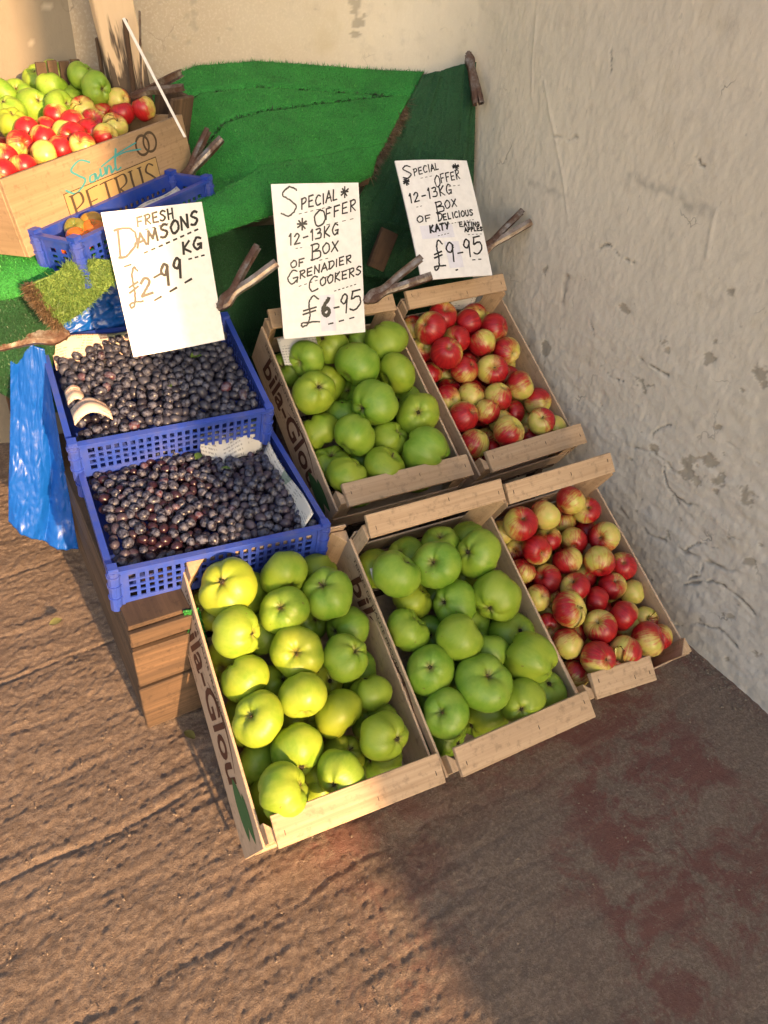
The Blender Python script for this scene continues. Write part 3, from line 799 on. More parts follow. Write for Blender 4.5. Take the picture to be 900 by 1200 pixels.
CAMP = cam_o.matrix_world.translation
def apple(name, pos, r, green, rs, label, group, see=True, ripe_sunlit_tint=0.0):
    me = rs.choice(GREENS if green else REDS)
    o = link(name, me)
    o.location = pos
    # stalk or calyx end turned roughly towards the sky and the viewer
    ax = Vector((rs.gauss(0, 0.8), rs.gauss(-0.35, 0.7), rs.gauss(0.9, 0.6))).normalized()
    if rs.random() < 0.5: ax = -ax
    q = ax.to_track_quat('Z', 'Y') @ Euler((0, 0, rs.uniform(0, 6.28))).to_quaternion()
    o.rotation_mode = 'QUATERNION'; o.rotation_quaternion = q
    k = r * (1.10 if green else 1.03)
    o.scale = (k * rs.uniform(0.97, 1.04), k * rs.uniform(0.96, 1.03), k * rs.uniform(0.97, 1.05))
    tag(o, label, 'apple', group)
    o.color = (ripe_sunlit_tint, 0, 0, 1)
    if see:
        if ax.z > -0.1: link('stalk', STALK, o)
        if ax.z < 0.3: link('calyx', CALYX, o)
    return o
ORD = ['first', 'second', 'third', 'fourth', 'fifth', 'sixth', 'seventh', 'eighth', 'ninth', 'tenth', 'eleventh', 'twelfth']
WHERE = {'A': 'sunlit front left crate', 'B': 'middle front crate', 'C': 'front crate by wall', 'D': 'rear 6-95 crate', 'E': 'rear 9-95 crate'}
def row_labels(pts, per):
    """row from the front and place from the left for each point (x to the right, y to the back)"""
    order = sorted(range(len(pts)), key=lambda i: pts[i][1])
    lab = {}
    for rix in range(0, len(order), per):
        row = sorted(order[rix:rix + per], key=lambda i: pts[i][0])
        for c_, i in enumerate(row): lab[i] = (rix // per, c_)
    return lab
for k, (n0, data) in PACK.items():
    green = k in 'ABD'
    rs = random.Random(ord(k) * 7 + 3)
    M = frame(CR[k][:3], *CR[k][3:6])
    pts = [tuple(float(a) / 1000 for a in s_.split(',')) for s_ in data.split()]
    lab = row_labels(pts[:n0], 4 if green else 6)
    kind = 'green cooking apple' if green else 'red apple'
    for i, (x, y, z, r) in enumerate(pts):
        if i < n0:
            a, b = lab[i]
            label = '%s %s from left in %s row from front, %s' % (kind, ORD[b], ORD[a], WHERE[k])
        else:
            label = '%s almost hidden under the top layer in %s' % (kind, WHERE[k])
        apple('cooking_apple' if green else 'red_apple', M @ Vector((x, y, z)), r, green, rs, label, 'apples in the ' + WHERE[k], i < n0, rs.uniform(0.15, 0.75) * max(0.10, 1 - x / 0.38) if k == 'A' else rs.choice((0, 0, 0, .12, .25)))  # crate A: ripeness plus sunlit yellow put into the skins, stronger leftward
# ------------------------------------------------------------------ blue plastic crates
def lattice_wall(name, parent, length, h, loc, rotz, mat, rows=4, hole=0.011, gap=0.0075, t=0.0035, solid=0.030, lean=0.0):
    """an upright wall along local x with rows of small square holes"""
    bm = bmesh.new()
    L = length; z0 = 0.022; zr = h - 0.020
    def bx(x0, x1, z0_, z1_): box_bm(bm, ((x0 + x1) / 2, 0, (z0_ + z1_) / 2), (x1 - x0, t, z1_ - z0_))
    bx(0, L, 0, z0); bx(0, L, zr, h)
    bx(0, solid, z0, zr); bx(L - solid, L, z0, zr)
    nc = max(1, int((L - 2 * solid) / (hole + gap))); px = (L - 2 * solid) / nc
    pz = (zr - z0) / rows
    for r_ in range(rows + 1):
        zc = z0 + r_ * pz
        if 0 < r_ < rows: bx(solid, L - solid, zc - 0.0026, zc + 0.0026)
    for c_ in range(1, nc):
        xc = solid + c_ * px
        box_bm(bm, (xc, 0, (z0 + zr) / 2), (px - hole, t * 0.94, zr - z0))
    # stiffening ribs and a rolled rim
    for xr in (solid * 0.5, L - solid * 0.5):
        box_bm(bm, (xr, -t * 0.9, h * 0.5), (0.006, t * 1.2, h * 0.9))
    box_bm(bm, (L / 2, -0.004, h + 0.002), (L, 0.014, 0.006))
    return link(name, bm_mesh(name, bm), parent, mat, loc, (0, 0, rotz))

def plastic_crate(name, M, w, l, h, mat, label, group, rows=4):
    root = empty(name, M=M)
    tag(root, label, 'crate', group)
    # origin: front left corner of the rim; z down to -h
    lattice_wall('side_wall', root, w, h, (0, 0, -h), 0, mat, rows)
    lattice_wall('side_wall', root, w, h, (w, l, -h), math.pi, mat, rows)
    lattice_wall('side_wall', root, l, h, (0, l, -h), -math.pi / 2, mat, rows)
    lattice_wall('side_wall', root, l, h, (w, 0, -h), math.pi / 2, mat, rows)
    for cx, cy in ((0, 0), (w, 0), (0, l), (w, l)):
        bm = bmesh.new()
        bmesh.ops.create_cone(bm, cap_ends=True, segments=10, radius1=0.013, radius2=0.013, depth=h + 0.004, matrix=Matrix.Translation((0, 0, -h / 2)))
        for zz in (-0.012, -h * 0.36, -h * 0.68):
            bmesh.ops.create_cone(bm, cap_ends=True, segments=10, radius1=0.0155, radius2=0.0155, depth=0.005, matrix=Matrix.Translation((0, 0, zz)))
        box_bm(bm, (0, 0, 0.007), (0.020, 0.020, 0.012))
        link('corner_post', bm_mesh('corner_post', bm), root, mat, (cx, cy, 0))
    bm = bmesh.new(); box_bm(bm, (w / 2, l / 2, -h + 0.003), (w - 0.004, l - 0.004, 0.005))
    link('base', bm_mesh('base', bm), root, mat)
    return root
UF = frame((-1.439, -.503, .567), -3.4, 15.3, -.8); UW, UL, UH = .468, .361, .118
LF = frame((-1.447, -.822, .448), -3.4, 4.6, 2.2); LW, LL, LH = .482, .395, .113
plastic_crate('plastic_crate', UF, UW, UL, UH, BLUE_CRATE, 'blue plastic crate of damsons behind the other, under the 2-99 sign', 'blue crates of damsons')
plastic_crate('plastic_crate', LF, LW, LL, LH, BLUE_CRATE, 'blue plastic crate of damsons at the front, above the wooden box', 'blue crates of damsons')

# ------------------------------------------------------------------ damsons
def m_damson():
    q = NT('damson_skin'); c = q.coord(); r = q.rnd()
    off = q.n('VectorMath'); off.operation = 'ADD'; cb = q.n('CombineXYZ')
    for i in range(3): q.t.links.new(q.math('MULTIPLY', r, 37.0 + 17 * i), cb.inputs[i])
    q.t.links.new(c, off.inputs[0]); q.t.links.new(cb.outputs[0], off.inputs[1]); v = off.outputs[0]
    a = q.noise(v, 1.4, 3, 0.6, 0.5); b = q.noise(v, 5.0, 4, 0.7)
    base = q.mix(q.ramp(r, [(0.93, 0.0), (0.98, 1.0)]), (0.010, 0.007, 0.014), (0.070, 0.016, 0.022))
    bloom = q.math('MULTIPLY', q.ramp(a, [(0.40, 0.0), (0.62, 1.0)]), q.ramp(b, [(0.30, 0.45), (0.60, 1.0)]))
    col = q.mix(q.math('MULTIPLY', bloom, 0.72), base, (0.135, 0.150, 0.225))
    return q.done(col, q.ramp(bloom, [(0.0, 0.28), (0.7, 0.70)]), Specular_IOR_Level=0.5)
DAMSON_M = m_damson()
def damson_mesh(seed):
    r = random.Random(seed); v = []; f = []; nu, nv = 14, 10
    el = r.uniform(1.15, 1.38); e2 = r.uniform(0.95, 1.03)
    for j in range(nv + 1):
        t = math.pi * j / nv
        for i in range(nu):
            p = 2 * math.pi * i / nu
            k = math.sin(t) * (1 - 0.05 * math.exp(-((p - 3.14) / 0.25) ** 2)) * (1 - 0.06 * math.cos(t))
            v.append((k * math.cos(p), k * math.sin(p) * e2, (math.cos(t) - 0.10 * math.exp(-(t / 0.22) ** 2)) * el))
    for j in range(nv):
        for i in range(nu):
            a = j * nu + i; b = j * nu + (i + 1) % nu
            f.append((a, a + nu, b + nu, b))
    me = mesh('damson', v, f, True)
    bm = bmesh.new(); bm.from_mesh(me); bmesh.ops.remove_doubles(bm, verts=bm.verts[:], dist=1e-4); bm.to_mesh(me); bm.free(); me.shade_smooth()
    return me
DAMSONS = [damson_mesh(i) for i in range(5)]
for d_ in DAMSONS: d_.materials.append(DAMSON_M)

def heap(w, l, seed, r0=0.0112, top=-0.016, dome=0.018):
    """top layers of a heap by dropping balls on a height field: centres in crate coordinates"""
    rr = np.random.default_rng(seed)
    pts = []
    cand = 16000
    for t in range(cand):
        r = r0 * rr.uniform(0.86, 1.14)
        x, y = rr.uniform(0.012 + r, w - 0.012 - r), rr.uniform(0.012 + r, l - 0.012 - r)
        base = top - 0.026 + dome * math.sin(math.pi * x / w) * math.sin(math.pi * y / l) + 0.010 * (math.sin(x * 21 + seed) * math.cos(y * 17))
        z = base
        if pts:
            A = np.array(pts)
            d2 = (A[:, 0] - x) ** 2 + (A[:, 1] - y) ** 2; s = (A[:, 3] + r) * 0.88
            m = d2 < s * s
            if m.any(): z = max(z, (A[m, 2] + np.sqrt(s[m] ** 2 - d2[m])).max())
        if z < base + 0.032: pts.append((x, y, z, r))
    return np.array(pts)
dams = []
for nm, F, w, l, sd in (('front', LF, LW, LL, 3), ('rear', UF, UW, UL, 4)):
    H_ = heap(w, l, sd)
    for x, y, z, r in H_:
        # how far it stands proud of its neighbours
        d2 = np.hypot(H_[:, 0] - x, H_[:, 1] - y); near_ = H_[d2 < 0.03]
        prom = z - near_[:, 2].max()
        p = F @ Vector((x, y, z))
        dist = (p - CAMP).length
        dams.append((prom * 12 - dist * 0.12, p, r, nm))
dams.sort(key=lambda a: -a[0])
rs = random.Random(5)
def rq():
    return Euler((rs.uniform(0, 6.28), rs.uniform(0, 6.28), rs.uniform(0, 6.28)))
DLAB = {'front': 'dark purple damson in the heap of the front blue crate', 'rear': 'dark purple damson in the heap of the rear blue crate'}
rest = {'front': [], 'rear': []}
for i, (sc_, p, r, nm) in enumerate(dams):
    if i < 300:
        o = link('damson', rs.choice(DAMSONS), None, None, p, rq())
        o.scale = (r, r, r)
        tag(o, DLAB[nm], 'damson', 'damsons in the %s blue crate' % nm)
    else: rest[nm].append((p, r))
for nm, lst in rest.items():
    V = []; Fc = []; n = 0
    for p, r in lst:
        me = rs.choice(DAMSONS)
        m = Matrix.Translation(p) @ rq().to_matrix().to_4x4() @ Matrix.Scale(r, 4)
        vv = np.array([v.co for v in me.vertices]); mm = np.array(m)
        V.append(vv @ mm[:3, :3].T + mm[:3, 3])
        Fc += [[a + n for a in pl.vertices] for pl in me.polygons]; n += len(vv)
    if V:
        o = link('damson_heap', mesh('damson_heap', np.concatenate(V), Fc, True), None, DAMSON_M)
        tag(o, 'damsons lying deeper in the heap of the %s blue crate' % nm, 'damsons', kind='stuff')
# a few stray leaves and thin stalks on the heap
LEAF_M = flat('fruit_leaf', (0.10, 0.17, 0.03), 0.6)
def leaf_obj(p, yaw, s, label, mat=LEAF_M, tilt=0.2):
    bm = bmesh.new(); rows_ = []
    for i in range(9):
        t = i / 8; hw = 0.32 * math.sin(math.pi * min(1, t * 0.98 + 0.01)) ** 0.8; zc = 0.16 * math.sin(t * 2.6)
        rows_.append([bm.verts.new((t, hw, zc + 0.08)), bm.verts.new((t, 0, zc)), bm.verts.new((t, -hw, zc + 0.08))])
    for i in range(8):
        bm.faces.new((rows_[i][0], rows_[i][1], rows_[i + 1][1], rows_[i + 1][0])); bm.faces.new((rows_[i][1], rows_[i][2], rows_[i + 1][2], rows_[i + 1][1]))
    o = link('leaf', bm_mesh('leaf', bm, True), None, mat, p, (tilt, 0.1, yaw)); o.scale = (s, s, s)
    tag(o, label, 'leaf')
    return o
leaf_obj(UF @ Vector((.33, .21, .012)), 0.4, 0.040, 'small green leaf lying on damsons in the rear blue crate')
leaf_obj(UF @ Vector((.255, .115, .014)), 1.8, 0.022, 'tiny green leaf on damsons near the front rim of rear crate')
leaf_obj(LF @ Vector((.26, .30, .014)), 0.9, 0.030, 'green leaf at the back of the front damson crate')
leaf_obj(LF @ Vector((.33, .24, .016)), 2.6, 0.024, 'small green leaf in the middle of the front damson crate')
leaf_obj((-1.585, -.472, .010), 0.2, 0.034, 'pale fallen leaf lying on the floor left of the wooden box', flat('fallen_leaf', (0.15, 0.15, 0.05), 0.8))
leaf_obj((-1.36, -.985, .010), 2.0, 0.035, 'dark fallen leaf on the floor in the shade of the front left crate', flat('shaded_leaf', (0.16, 0.15, 0.04), 0.7))
# ------------------------------------------------------------------ hand lettering
GL = {  # strokes as polylines on a 0..1 box; a leading 's' means smooth
 'A': ['0,0 .35,1 .7,0', '.12,.35 .6,.38'], 'B': ['.08,0 .08,1', 's.0,.98 .45,1 .5,.72 .1,.54', 's.1,.54 .6,.5 .62,.1 .0,.02'],
 'C': ['s.6,.9 .3,1 .02,.55 .2,.05 .62,.12'], 'D': ['.08,0 .08,1', 's.0,.98 .55,.92 .66,.45 .3,.03 .0,.02'],
 'E': ['.55,1 .05,.97 .05,.03 .58,.0', '.05,.5 .48,.52'], 'F': ['.58,1 .06,.97 .06,0', '.06,.5 .46,.52'],
 'G': ['s.58,.86 .3,1 .02,.5 .25,.02 .55,.2', '.34,.42 .62,.42 .58,.05'], 'H': ['.05,1 .05,0', '.58,1 .58,0', '.05,.5 .58,.52'],
 'I': ['.1,1 .1,0'], 'K': ['.06,1 .06,0', '.56,.98 .08,.45 .6,.0'], 'L': ['.06,1 .06,.02 .5,.02'], 'M': ['0,0 .12,1 .4,.3 .68,1 .8,0'],
 'N': ['.03,0 .06,1 .56,.0 .6,1'], 'O': ['s.35,1 .02,.6 .2,.02 .6,.2 .62,.75 .35,1'], 'P': ['.08,0 .08,1', 's.02,.96 .5,1 .56,.65 .1,.46'],
 'R': ['.08,0 .08,1', 's.0,.96 .5,1 .54,.66 .1,.5', '.16,.5 .6,.0'], 'S': ['s.58,.88 .3,1 .06,.76 .34,.52 .56,.28 .3,.0 .0,.1'],
 'T': ['.3,1 .3,0', '0,.98 .6,1'], 'U': ['s.05,1 .06,.3 .3,.0 .55,.3 .56,1'], 'X': ['.0,.05 .6,.95', '.08,.95 .58,.0'], 'Y': ['.0,1 .3,.5', '.58,1 .22,.0'],
 '1': ['.05,.8 .2,1 .2,0'], '2': ['s.04,.78 .28,1 .5,.76 .3,.4 .02,.04', '.02,.04 .58,.06'], '3': ['s.06,.94 .45,.98 .44,.66 .2,.54', 's.2,.54 .56,.5 .5,.06 .02,.06'],
 '5': ['.55,1 .14,.96 .1,.58', 's.1,.58 .5,.66 .6,.3 .3,.0 .02,.08'], '6': ['s.45,1 .12,.6 .06,.2 .3,.0 .52,.22 .34,.46 .08,.3'],
 '9': ['s.5,.72 .3,.5 .06,.7 .28,1 .5,.86 .5,.72', '.5,.86 .46,0'], '-': ['.05,.45 .5,.47'],
 '*': ['.0,.3 .6,.75', '.1,.85 .5,.15', '.3,1 .3,.05', '.0,.6 .6,.5'],
 '£': ['s.7,.86 .5,1 .34,.8 .38,.4 .3,.08 .1,.0 .05,.12 .3,.12 .75,.05', '.12,.55 .62,.60', '.10,.42 .60,.47'],
}
WID = {'I': .22, '1': .32, 'M': .86, '-': .55, '£': .8}
def catmull(p, n=6):
    q = [p[0]] + p + [p[-1]]; out = []
    for i in range(1, len(q) - 2):
        for k in range(n):
            t = k / n; a, b, c, d = (np.array(q[i + j]) for j in (-1, 0, 1, 2))
            out.append(tuple(0.5 * (2 * b + (c - a) * t + (2 * a - 5 * b + 4 * c - d) * t * t + (3 * b - a - 3 * c + d) * t ** 3)))
    return out + [p[-1]]
def glyph(ch):
    res = []
    for s in GL[ch]:
        sm = s[0] == 's'
        p = [tuple(float(a) for a in q.split(',')) for q in s.lstrip('s').split()]
        if sm: res.append(catmull(p))
        else: res += [[p[i], p[i + 1]] for i in range(len(p) - 1)]
    return res
def ribbons(name, strokes, wid, parent, mat, y=-0.0026, nib=None, hand=None, bow=None):
    """strokes in metres on the x-z plane as thin flat strokes of ink"""
    hand = hand or random.Random(1)
    bm = bmesh.new()
    for si, st in enumerate(strokes):
        n = len(st)
        yy = y - 0.00004 * (si % 9)
        pts = [Vector((a, 0, b)) for a, b in st]
        L = []; Rr = []
        for i in range(n):
            d = (pts[min(i + 1, n - 1)] - pts[max(i - 1, 0)])
            if d.length < 1e-9: d = Vector((1, 0, 0))
            d.normalize(); nn = Vector((-d.z, 0, d.x))
            w = wid * hand.uniform(0.86, 1.12)
            if nib: w = nib[1] + (nib[0] - nib[1]) * abs(d.z) ** 1.5
            e = pts[i] + d * (wid * 0.4 if i == n - 1 else (-wid * 0.4 if i == 0 else 0))
            L.append(bm.verts.new(e + nn * w / 2 + Vector((0, yy, 0)))); Rr.append(bm.verts.new(e - nn * w / 2 + Vector((0, yy, 0))))
        for i in range(n - 1):
            bm.faces.new((Rr[i], Rr[i + 1], L[i + 1], L[i]))
        # round ends
        for c in (pts[0], pts[-1]):
            if not nib:
                f = [bm.verts.new(c + Vector((wid * 0.47 * math.cos(a), yy - 0.00002, wid * 0.47 * math.sin(a)))) for a in np.linspace(0, 2 * math.pi, 9)[:-1]]
                bm.faces.new(f)
    if bow:
        for v in bm.verts: v.co.y += bow(v.co.x, v.co.z)
    me = bpy.data.meshes.new(name); bm.to_mesh(me); bm.free()
    return link(name, me, parent, mat)
def word_strokes(txt, x0, x1, z0, z1, h, hand, first=1.0, slant=0.08):
    """letters filling x0..x1 along a baseline that runs from z0 to z1 (metres)"""
    ws = [WID.get(c, .66) * (first if i == 0 else 1) for i, c in enumerate(txt)]
    gap = 0.22; tot = sum(ws) + gap * (len(txt) - 1)
    k = (x1 - x0) / tot; x = x0; out = []
    for i, c in enumerate(txt):
        hh = h * (first if i == 0 else 1) * hand.uniform(0.92, 1.08)
        t = (x - x0) / max(1e-6, x1 - x0); zb = z0 + (z1 - z0) * t + hand.uniform(-.04, .04) * h
        kk = ws[i] * k / WID.get(c, .66)
        for s in glyph(c):
            out.append([(x + a * kk + b * hh * slant + hand.uniform(-.02, .02) * kk, zb + b * hh + a * kk * (z1 - z0) / max(1e-6, x1 - x0) + hand.uniform(-.015, .015) * hh - (hh * 0.25 if (first > 1.2 and i == 0) else 0)) for a, b in s])
        x += (ws[i] + gap) * k
    return out
def dashes(u0, u1, v0, v1, n, ln=0.4):
    return [[(u0 + (u1 - u0) * (i + .5 - ln / 2) / n, v0 + (v1 - v0) * (i + .5 - ln / 2) / n), (u0 + (u1 - u0) * (i + .5 + ln / 2) / n, v0 + (v1 - v0) * (i + .5 + ln / 2) / n)] for i in range(n)]

LILAC = flat('correction_tape', (0.70, 0.70, 0.78), 0.5)
def sign(M, w, h, label, lines, seed, patches=()):
    root = empty('price_sign', M=M)
    tag(root, label, 'sign', 'hand-written price signs')
    bm = bmesh.new()
    # a slightly bowed sheet of board
    def bow(x, z): return -0.0055 * math.sin(math.pi * min(1, max(0, x / w))) + 0.0035 * math.sin(math.pi * z / h + seed) 
    nx, nz = 24, 24; g = {}
    for i in range(nx + 1):
        for j in range(nz + 1):
            a, b = i / nx, j / nz
            ch = 0.0
            for s_ in (0, 1):
                g[i, j, s_] = bm.verts.new((a * w, s_ * 0.0045 + bow(a * w, b * h), b * h))
    for i in range(nx):
        for j in range(nz):
            bm.faces.new((g[i, j, 0], g[i + 1, j, 0], g[i + 1, j + 1, 0], g[i, j + 1, 0])); bm.faces.new((g[i, j, 1], g[i, j + 1, 1], g[i + 1, j + 1, 1], g[i + 1, j, 1]))
    for i in range(nx):
        for j in (0, nz): bm.faces.new((g[i, j, 0], g[i, j, 1], g[i + 1, j, 1], g[i + 1, j, 0]))
    for j in range(nz):
        for i in (0, nx): bm.faces.new((g[i, j, 0], g[i, j + 1, 0], g[i, j + 1, 1], g[i, j, 1]))
    board = link('board', bm_mesh('board', bm), root, CARD)
    for u0, u1, v0, v1 in patches:       # stuck-on paper over an old price
        P = np.array([[(u * w, bow(u * w, (1 - v) * h) - 0.0003, (1 - v) * h) for v in np.linspace(v0, v1, 8)] for u in np.linspace(u0, u1, 8)])
        link('paper_patch', grid_mesh('paper_patch', P), board, LILAC)
    hand = random.Random(seed)
    for ln in lines:
        kind = ln[0]
        if kind == 'd':
            _, u0, u1, v0, v1, n, wd = ln
            ribbons('underline_dash', dashes(u0 * w, u1 * w, (1 - v0) * h, (1 - v1) * h, n), wd * 1.35, board, INK, -0.0008, hand=hand, bow=bow)
        else:
            _, txt, u0, u1, v0, v1, hv, wd, first = ln
            ribbons('lettering', word_strokes(txt, u0 * w, u1 * w, (1 - v0) * h, (1 - v1) * h, hv * h, hand, first), wd * 1.35, board, INK, -0.0008, hand=hand, bow=bow)
    return root
T = 't'
S1M, S2M, S3M = frame((-1.271, -.475, .743), -.8, -15.3, -2.1), frame((-.870, -.401, .689), -9.7, -19.9, -.3), frame((-.427, -.356, .776), -3, -42.5, 1.7)
sign(S1M, .2155, .304, 'white price sign reading fresh damsons 2-99 standing in the rear damson crate', [
    (T, 'FRESH', .31, .68, .115, .085, .062, .0030, 1.0), ('d', .36, .70, .14, .11, 5, .0016),
    (T, 'D', .07, .26, .31, .30, .20, .0040, 1.0), (T, 'AMSONS', .27, .93, .255, .135, .085, .0040, 1.0), ('d', .30, .93, .295, .175, 8, .0030),
    (T, 'KG', .71, .92, .335, .31, .080, .0040, 1.0), ('d', .74, .95, .375, .36, 3, .0026),
    (T, '£', .07, .22, .66, .63, .25, .0036, 1.0), (T, '2', .21, .34, .585, .57, .13, .0048, 1.0), (T, '-', .36, .44, .50, .48, .08, .0034, 1.0), (T, '9', .43, .53, .535, .515, .145, .0046, 1.0),
    (T, '9', .57, .67, .50, .485, .145, .0046, 1.0), ('d', .28, .80, .635, .50, 3, .0036), ('d', .06, .22, .37, .35, 1, .003)], 1)
sign(S2M, .225, .37, 'white special offer sign for Grenadier cookers at 6-95 in the green apple crate', [
    (T, 'S', .08, .28, .205, .20, .165, .0030, 1.0), (T, 'PECIAL', .31, .74, .160, .105, .064, .0028, 1.0), (T, '*', .78, .87, .10, .09, .065, .0030, 1.0),
    ('d', .26, .66, .19, .145, 6, .0014), (T, 'O', .44, .57, .275, .265, .105, .0030, 1.0), (T, 'FFER', .58, .95, .225, .175, .070, .0028, 1.0), (T, '*', .25, .36, .295, .29, .07, .0032, 1.0),
    ('d', .56, .94, .265, .225, 4, .0014), (T, '12-13KG', .14, .72, .385, .325, .070, .0030, 1.0), ('d', .20, .30, .405, .40, 2, .0014),
    (T, 'BOX', .38, .71, .46, .43, .070, .0030, 1.35), ('d', .46, .60, .49, .475, 2, .0014), (T, 'OF', .14, .30, .53, .515, .045, .0028, 1.0),
    (T, 'GRENADIER', .09, .86, .622, .510, .050, .0029, 1.9), ('d', .20, .84, .655, .555, 10, .0015), (T, 'COOKERS', .33, .98, .675, .595, .055, .0029, 1.7), ('d', .62, .92, .70, .66, 6, .0018),
    (T, '£', .20, .44, .925, .905, .21, .0032, 1.0), (T, '6', .47, .58, .865, .86, .11, .0072, 1.0), (T, '-', .61, .68, .835, .83, .05, .0034, 1.0), (T, '9', .69, .80, .865, .85, .14, .0034, 1.0),
    (T, '5', .81, .96, .845, .835, .13, .0034, 1.0), ('d', .50, .90, .925, .885, 3, .0030)], 2, [(.45, .63, .72, .97)])
sign(S3M, .24, .35, 'white special offer sign for Katy eating apples at 9-95 by the wall', [
    (T, 'S', .05, .18, .155, .15, .11, .0030, 1.0), (T, 'PECIAL', .20, .56, .135, .085, .06, .0026, 1.0), (T, '*', .76, .86, .085, .08, .05, .0034, 1.0), (T, '*', .04, .12, .215, .21, .06, .0034, 1.0),
    ('d', .26, .45, .16, .14, 3, .0013), (T, 'OFFER', .45, .83, .215, .160, .072, .0028, 1.3), ('d', .62, .82, .235, .22, 3, .0015), (T, '12-13KG', .06, .66, .365, .295, .082, .0030, 1.0),
    ('d', .12, .22, .40, .39, 2, .0014), (T, 'BOX', .38, .69, .435, .405, .065, .0030, 1.45), (T, 'OF', .10, .29, .53, .515, .050, .0028, 1.0), (T, 'DELICIOUS', .38, .90, .525, .480, .050, .0030, 1.2), ('d', .50, .90, .555, .52, 9, .0014),
    (T, 'KATY', .24, .51, .620, .590, .052, .0040, 1.0), ('d', .32, .50, .65, .63, 4, .0015), (T, 'EATING', .66, .96, .580, .575, .034, .0028, 1.2), (T, 'APPLES', .72, .99, .625, .615, .032, .0032, 1.0), ('d', .74, .98, .65, .645, 4, .0013),
    (T, '£', .19, .36, .925, .905, .25, .0036, 1.0), (T, '9', .38, .52, .885, .87, .17, .0038, 1.0), (T, '-', .54, .63, .83, .825, .06, .0034, 1.0), (T, '9', .64, .76, .84, .83, .15, .0038, 1.0), (T, '5', .78, .93, .82, .81, .14, .0038, 1.0),
    ('d', .46, .52, .945, .935, 1, .003), ('d', .72, .90, .865, .86, 2, .0026)], 3, [(.12, .56, .555, .665), (.40, .60, .70, .92)])

# ------------------------------------------------------------------ spring clamps
def channel(path, wid, dep, thick=0.0018):
    """a folded steel channel along a path in the x-y plane; opening towards the inside"""
    pr = [(-wid / 2, dep), (-wid / 2, dep * .35), (-wid * .36, 0), (wid * .36, 0), (wid / 2, dep * .35), (wid / 2, dep)]
    inner = [(wid / 2 - thick, dep), (wid / 2 - thick, dep * .38), (wid * .32, thick), (-wid * .32, thick), (-wid / 2 + thick, dep * .38), (-wid / 2 + thick, dep)]
    prof = pr + inner
    bm = bmesh.new(); rings = []
    n = len(path)
    for i, (x, y, k) in enumerate(path):
        a = path[max(i - 1, 0)]; b = path[min(i + 1, n - 1)]
        d = Vector((b[0] - a[0], b[1] - a[1], 0)).normalized(); nn = Vector((-d.y, d.x, 0))
        rings.append([bm.verts.new(Vector((x, y, 0)) + Vector((0, 0, u * k)) + nn * v) for u, v in prof])
    m = len(prof)
    for i in range(n - 1):
        for j in range(m): bm.faces.new((rings[i][j], rings[i][(j + 1) % m], rings[i + 1][(j + 1) % m], rings[i + 1][j]))
    bm.faces.new(rings[0]); bm.faces.new(rings[-1][::-1])
    return bm_mesh('arm', bm, False)
def arc_path(pts, n=5):
    xy = catmull([(a, b) for a, b, _ in pts], n); ks = np.interp(np.linspace(0, 1, len(xy)), np.linspace(0, 1, len(pts)), [p[2] for p in pts])
    return [(x, y, k) for (x, y), k in zip(xy, ks)]
def clamp(pivot, hdir, side, label, size=1.0, spread=0.5, mat=RUST, mat2=None, curl=0.0):
    """pivot: world point; hdir: the way the handles point; side: the direction from one handle to the other"""
    ex = Vector(hdir).normalized(); ey = (Vector(side) - ex * Vector(side).dot(ex)).normalized(); ez = ex.cross(ey)
    M = Matrix((ex, ey, ez)).transposed().to_4x4(); M.translation = Vector(pivot)
    root = empty('spring_clamp', M=M)
    tag(root, label, 'clamp', 'rusty spring clamps')
    s = size
    for sg in (1, -1):
        hy = 0.040 * spread + 0.008
        pts = [(0.115 * s, sg * hy * s, .80), (0.085 * s, sg * (hy * .78 + .002) * s, .98), (0.045 * s, sg * (hy * .45 + .006) * s, 1.0), (0.0, sg * 0.011 * s, 0.92), (-0.030 * s, sg * 0.015 * s, 0.8), (-0.056 * s, sg * 0.0025 * s, 0.62)]
        p = arc_path(pts)
        if sg < 0: p = [(x, y, k) for x, y, k in p]
        me = channel(p, 0.025 * s * (0.9 if sg < 0 else 1), (0.015 if sg > 0 else -0.015) * s)
        link('arm', me, root, mat if sg > 0 else (mat2 or mat))
    bm = bmesh.new()
    bmesh.ops.create_cone(bm, cap_ends=True, segments=10, radius1=0.0035 * s, radius2=0.0035 * s, depth=0.030 * s, matrix=Matrix.Translation((0.006 * s, 0, 0)))
    link('pivot_pin', bm_mesh('pivot_pin', bm), root, mat)
    bm = bmesh.new(); prev = None
    for i in range(49):
        a = i / 48 * 2 * math.pi * 4; c = Vector((0.006 * s + 0.0065 * s * math.cos(a), 0.0065 * s * math.sin(a), (-0.009 + 0.018 * i / 48) * s))
        rad = Vector((math.cos(a), math.sin(a), 0))
        ring = [bm.verts.new(c + (rad * math.cos(b) + Vector((0, 0, math.sin(b)))) * 0.0012 * s) for b in (0, 2.094, 4.189)]
        if prev:
            for j in range(3): bm.faces.new((prev[j], prev[(j + 1) % 3], ring[(j + 1) % 3], ring[j]))
        prev = ring
    link('spring', bm_mesh('spring', bm, True), root, mat)
    return root
V = Vector
clamp((-1.020, -.450, .855), (.095, .011, .080), (-.004, .05, .051), 'rusty spring clamp on the right edge of the 2-99 sign', 1.0, .72, RUST, STEEL)
clamp((-.590, -.419, .792), (.155, -.028, .080), (-.013, .053, .047), 'rusty spring clamp on the right edge of the 6-95 sign', 1.12, .60, STEEL, RUST)
clamp((-.118, -.262, .822), (.157, -.009, .102), (-.037, .019, -.006), 'rusty spring clamp on the right edge of the 9-95 sign against the wall', 1.15, .45, RUST, STEEL)
